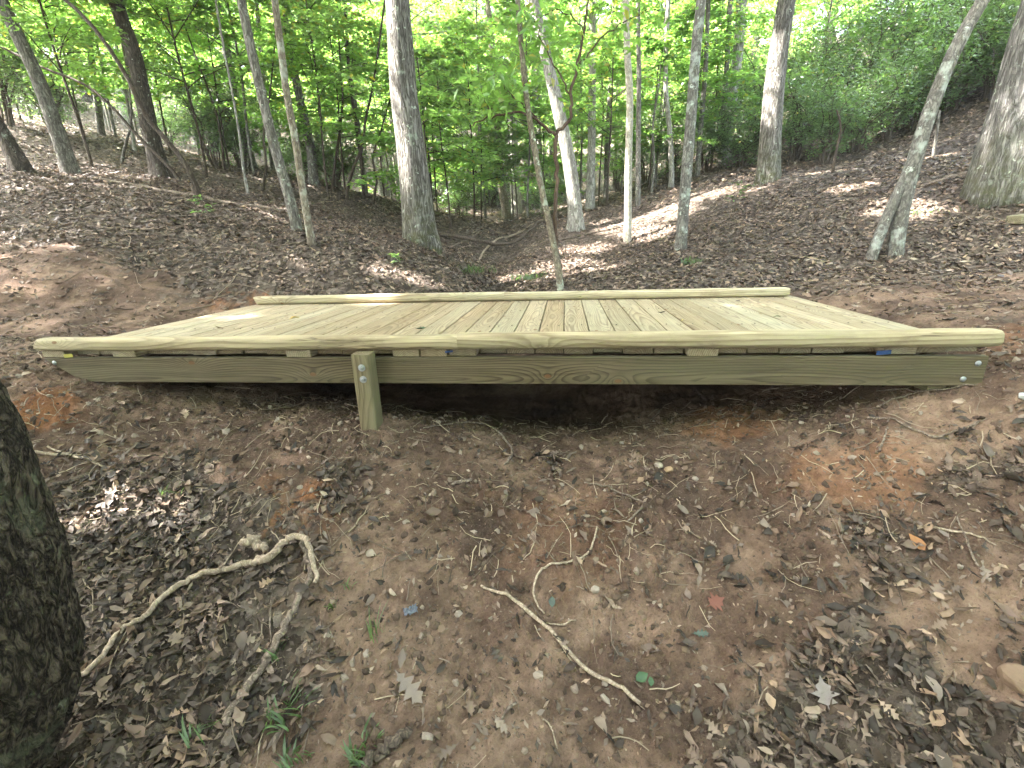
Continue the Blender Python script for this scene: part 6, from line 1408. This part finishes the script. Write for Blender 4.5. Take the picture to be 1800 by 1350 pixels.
# ================================================================== grass and seedlings
def tuft(pt, n, h, spread, label, seed, wide=0.006, lean=0.6, name='grass_tuft', cat='grass'):
    r_ = np.random.default_rng(seed); g = Geo()
    for b in range(n):
        a = r_.uniform(0, 6.28); L = h * r_.uniform(0.5, 1.1); r0 = spread * r_.random() ** 0.5; w = wide * r_.uniform(0.6, 1.2); ln = lean * r_.uniform(0.3, 1.3)
        s = np.linspace(0, 1, 5); bx = r0 * math.cos(a * 1.7); by = r0 * math.sin(a * 1.7)
        c = np.stack([bx + math.cos(a) * L * ln * s**1.5, by + math.sin(a) * L * ln * s**1.5, L * (s - 0.35 * ln * s**2.2)], 1)
        sd = np.array([-math.sin(a), math.cos(a), 0]) * w / 2
        ww = np.array([0.6, 1, 0.9, 0.6, 0.05])[:, None]
        v = np.concatenate([c + sd * ww, c - sd * ww])
        i = np.arange(4); q = np.stack([i, i + 1, i + 6, i + 5], 1)
        g.add(v, None, q, r_.random())
    x, y = pt; z = float(height(np.array([x]), np.array([y]))[0])
    link(name, g.mesh(name, [L_grass], False, 'rnd'), None, (x, y, z - 0.003), label=label, category=cat)
tuft(PT['grass_a'], 46, 0.075, 0.07, 'widest green grass tuft, at the foot of the thick branch', 1, 0.008, 1.0)
tuft(PT['grass_b'], 34, 0.070, 0.05, 'grass tuft at the bottom edge beside the rotten stick', 2, 0.009, 0.9)
tuft(PT['grass_c'], 16, 0.12, 0.03, 'tall wispy grass on bare soil below the blue scrap', 3, 0.004, 0.5)
tuft(PT['grass_d'], 14, 0.06, 0.02, 'small grass tuft growing against the middle of the thick branch', 4, 0.007, 1.0)
tuft(PT['grass_e'], 24, 0.06, 0.06, 'dull grass tuft left of the thick branch end', 5, 0.006, 1.0)
tuft(PT['grass_f'], 9, 0.045, 0.015, 'tiny grass tuft right of the forked knot', 6, 0.006, 0.9)
tuft(PT['grass_g'], 8, 0.045, 0.015, 'tiny grass tuft above the one beside the forked knot', 7, 0.005, 0.9)
tuft(PT['grass_h'], 26, 0.06, 0.05, 'grass tuft cut by the bottom edge left of the rotten stick', 8, 0.008, 0.9)
tuft(PT['grass_i'], 20, 0.06, 0.05, 'yellowish grass tuft on the sunlit patch left of the mound', 9, 0.005, 0.9)
tuft(PT['seed3'], 190, 0.14, 0.42, 'grass patch on the left gully edge behind the bridge', 10, 0.010, 0.8)
tuft(PT['seed2'], 60, 0.12, 0.12, 'low green patch below the lichen-spotted tree', 11, 0.012, 0.9)
tuft(PT['moss1'], 170, 0.10, 0.38, 'yellow-green patch in the gully left of the pale sapling', 12, 0.012, 0.9)
tuft(PT['seed5'], 40, 0.10, 0.25, 'sparse green patch in front of the oak', 13, 0.010, 0.9)

def seedling(x, y, h, n, label, seed):
    r_ = np.random.default_rng(seed)
    z = float(height(np.array([x]), np.array([y]))[0])
    root = link('seedling', None, None, (x, y, z), label=label, category='seedling')
    c = np.stack([0.04 * np.sin(np.linspace(0, 2, 8)) * h, 0.02 * np.linspace(0, 1, 8), np.linspace(-0.03, h, 8)], 1)
    g = Geo(); g.add(*tube(c, np.linspace(0.006, 0.002, 8), 5))
    P = []; D = []
    for k in range(n):
        f = r_.uniform(0.35, 1); a = r_.uniform(0, 6.28); L = h * 0.45 * r_.uniform(0.3, 1)
        p0 = np.array([c[int(f * 7)][0], c[int(f * 7)][1], f * h]); e = p0 + np.array([math.cos(a) * L, math.sin(a) * L, 0.1 * L])
        g.add(*tube(np.array([p0, (p0 + e) / 2, e]), [0.002, 0.0016, 0.001], 3, False))
        for q_ in np.linspace(0.4, 1, 4):
            P.append(p0 + (e - p0) * q_); D.append([math.cos(a + r_.uniform(-1, 1)), math.sin(a + r_.uniform(-1, 1)), -0.1])
    P = np.array(P); D = np.array(D)
    link('stem', g.mesh('stem', [M_twig], True), root)
    link('foliage', leaves_mesh('foliage', P, unit(np.array([0, 0, 1.0]) + r_.normal(size=P.shape) * 0.3), D, 0.055 * r_.uniform(0.7, 1.3, len(P)), L_laurel, 0.5, 4), root)
seedling(PT['seedling'][0], PT['seedling'][1], 0.30, 14, 'small dark green seedling on the left bank below the long log', 1)
seedling(PT['seed4'][0], PT['seed4'][1], 0.14, 8, 'tiny seedling on the left bank close behind the bridge', 2)
seedling(5.55, 5.9, 0.5, 18, 'leafy seedling on the right slope left of the thick grey tree', 3)

# ================================================================== sawn block at the far right
x, y = PT['wblock']
z = float(height(np.array([x]), np.array([y]))[0])
v, q = box(0.55, 0.14, 0.085, 0.005)
o = link('timber_block', make_mesh('timber_block', v, None, q, [M_post]), None, (x + 0.20, y + 0.02, z + 0.042), (0, math.radians(-5), math.radians(14)),
         label='greenish sawn timber lying beside the trail at the right edge', category='timber')

# ================================================================== air
t = NT('haze_air')
pv = t.n('ShaderNodeVolumePrincipled', {'Color': (0.92, 0.96, 0.90, 1), 'Density': 0.0016, 'Anisotropy': 0.3})
t.t.links.new(pv.outputs[0], t.out.inputs['Volume'])
bx = np.array([(x, y, z) for x in (-90, 95) for y in (-45, 125) for z in (-20, 60)], float)
link('haze', make_mesh('haze', bx, None, [[0, 1, 3, 2], [4, 6, 7, 5], [0, 4, 5, 1], [2, 3, 7, 6], [0, 2, 6, 4], [1, 5, 7, 3]], [t.m]), kind='stuff', label='faint pale haze in the air of the wood')
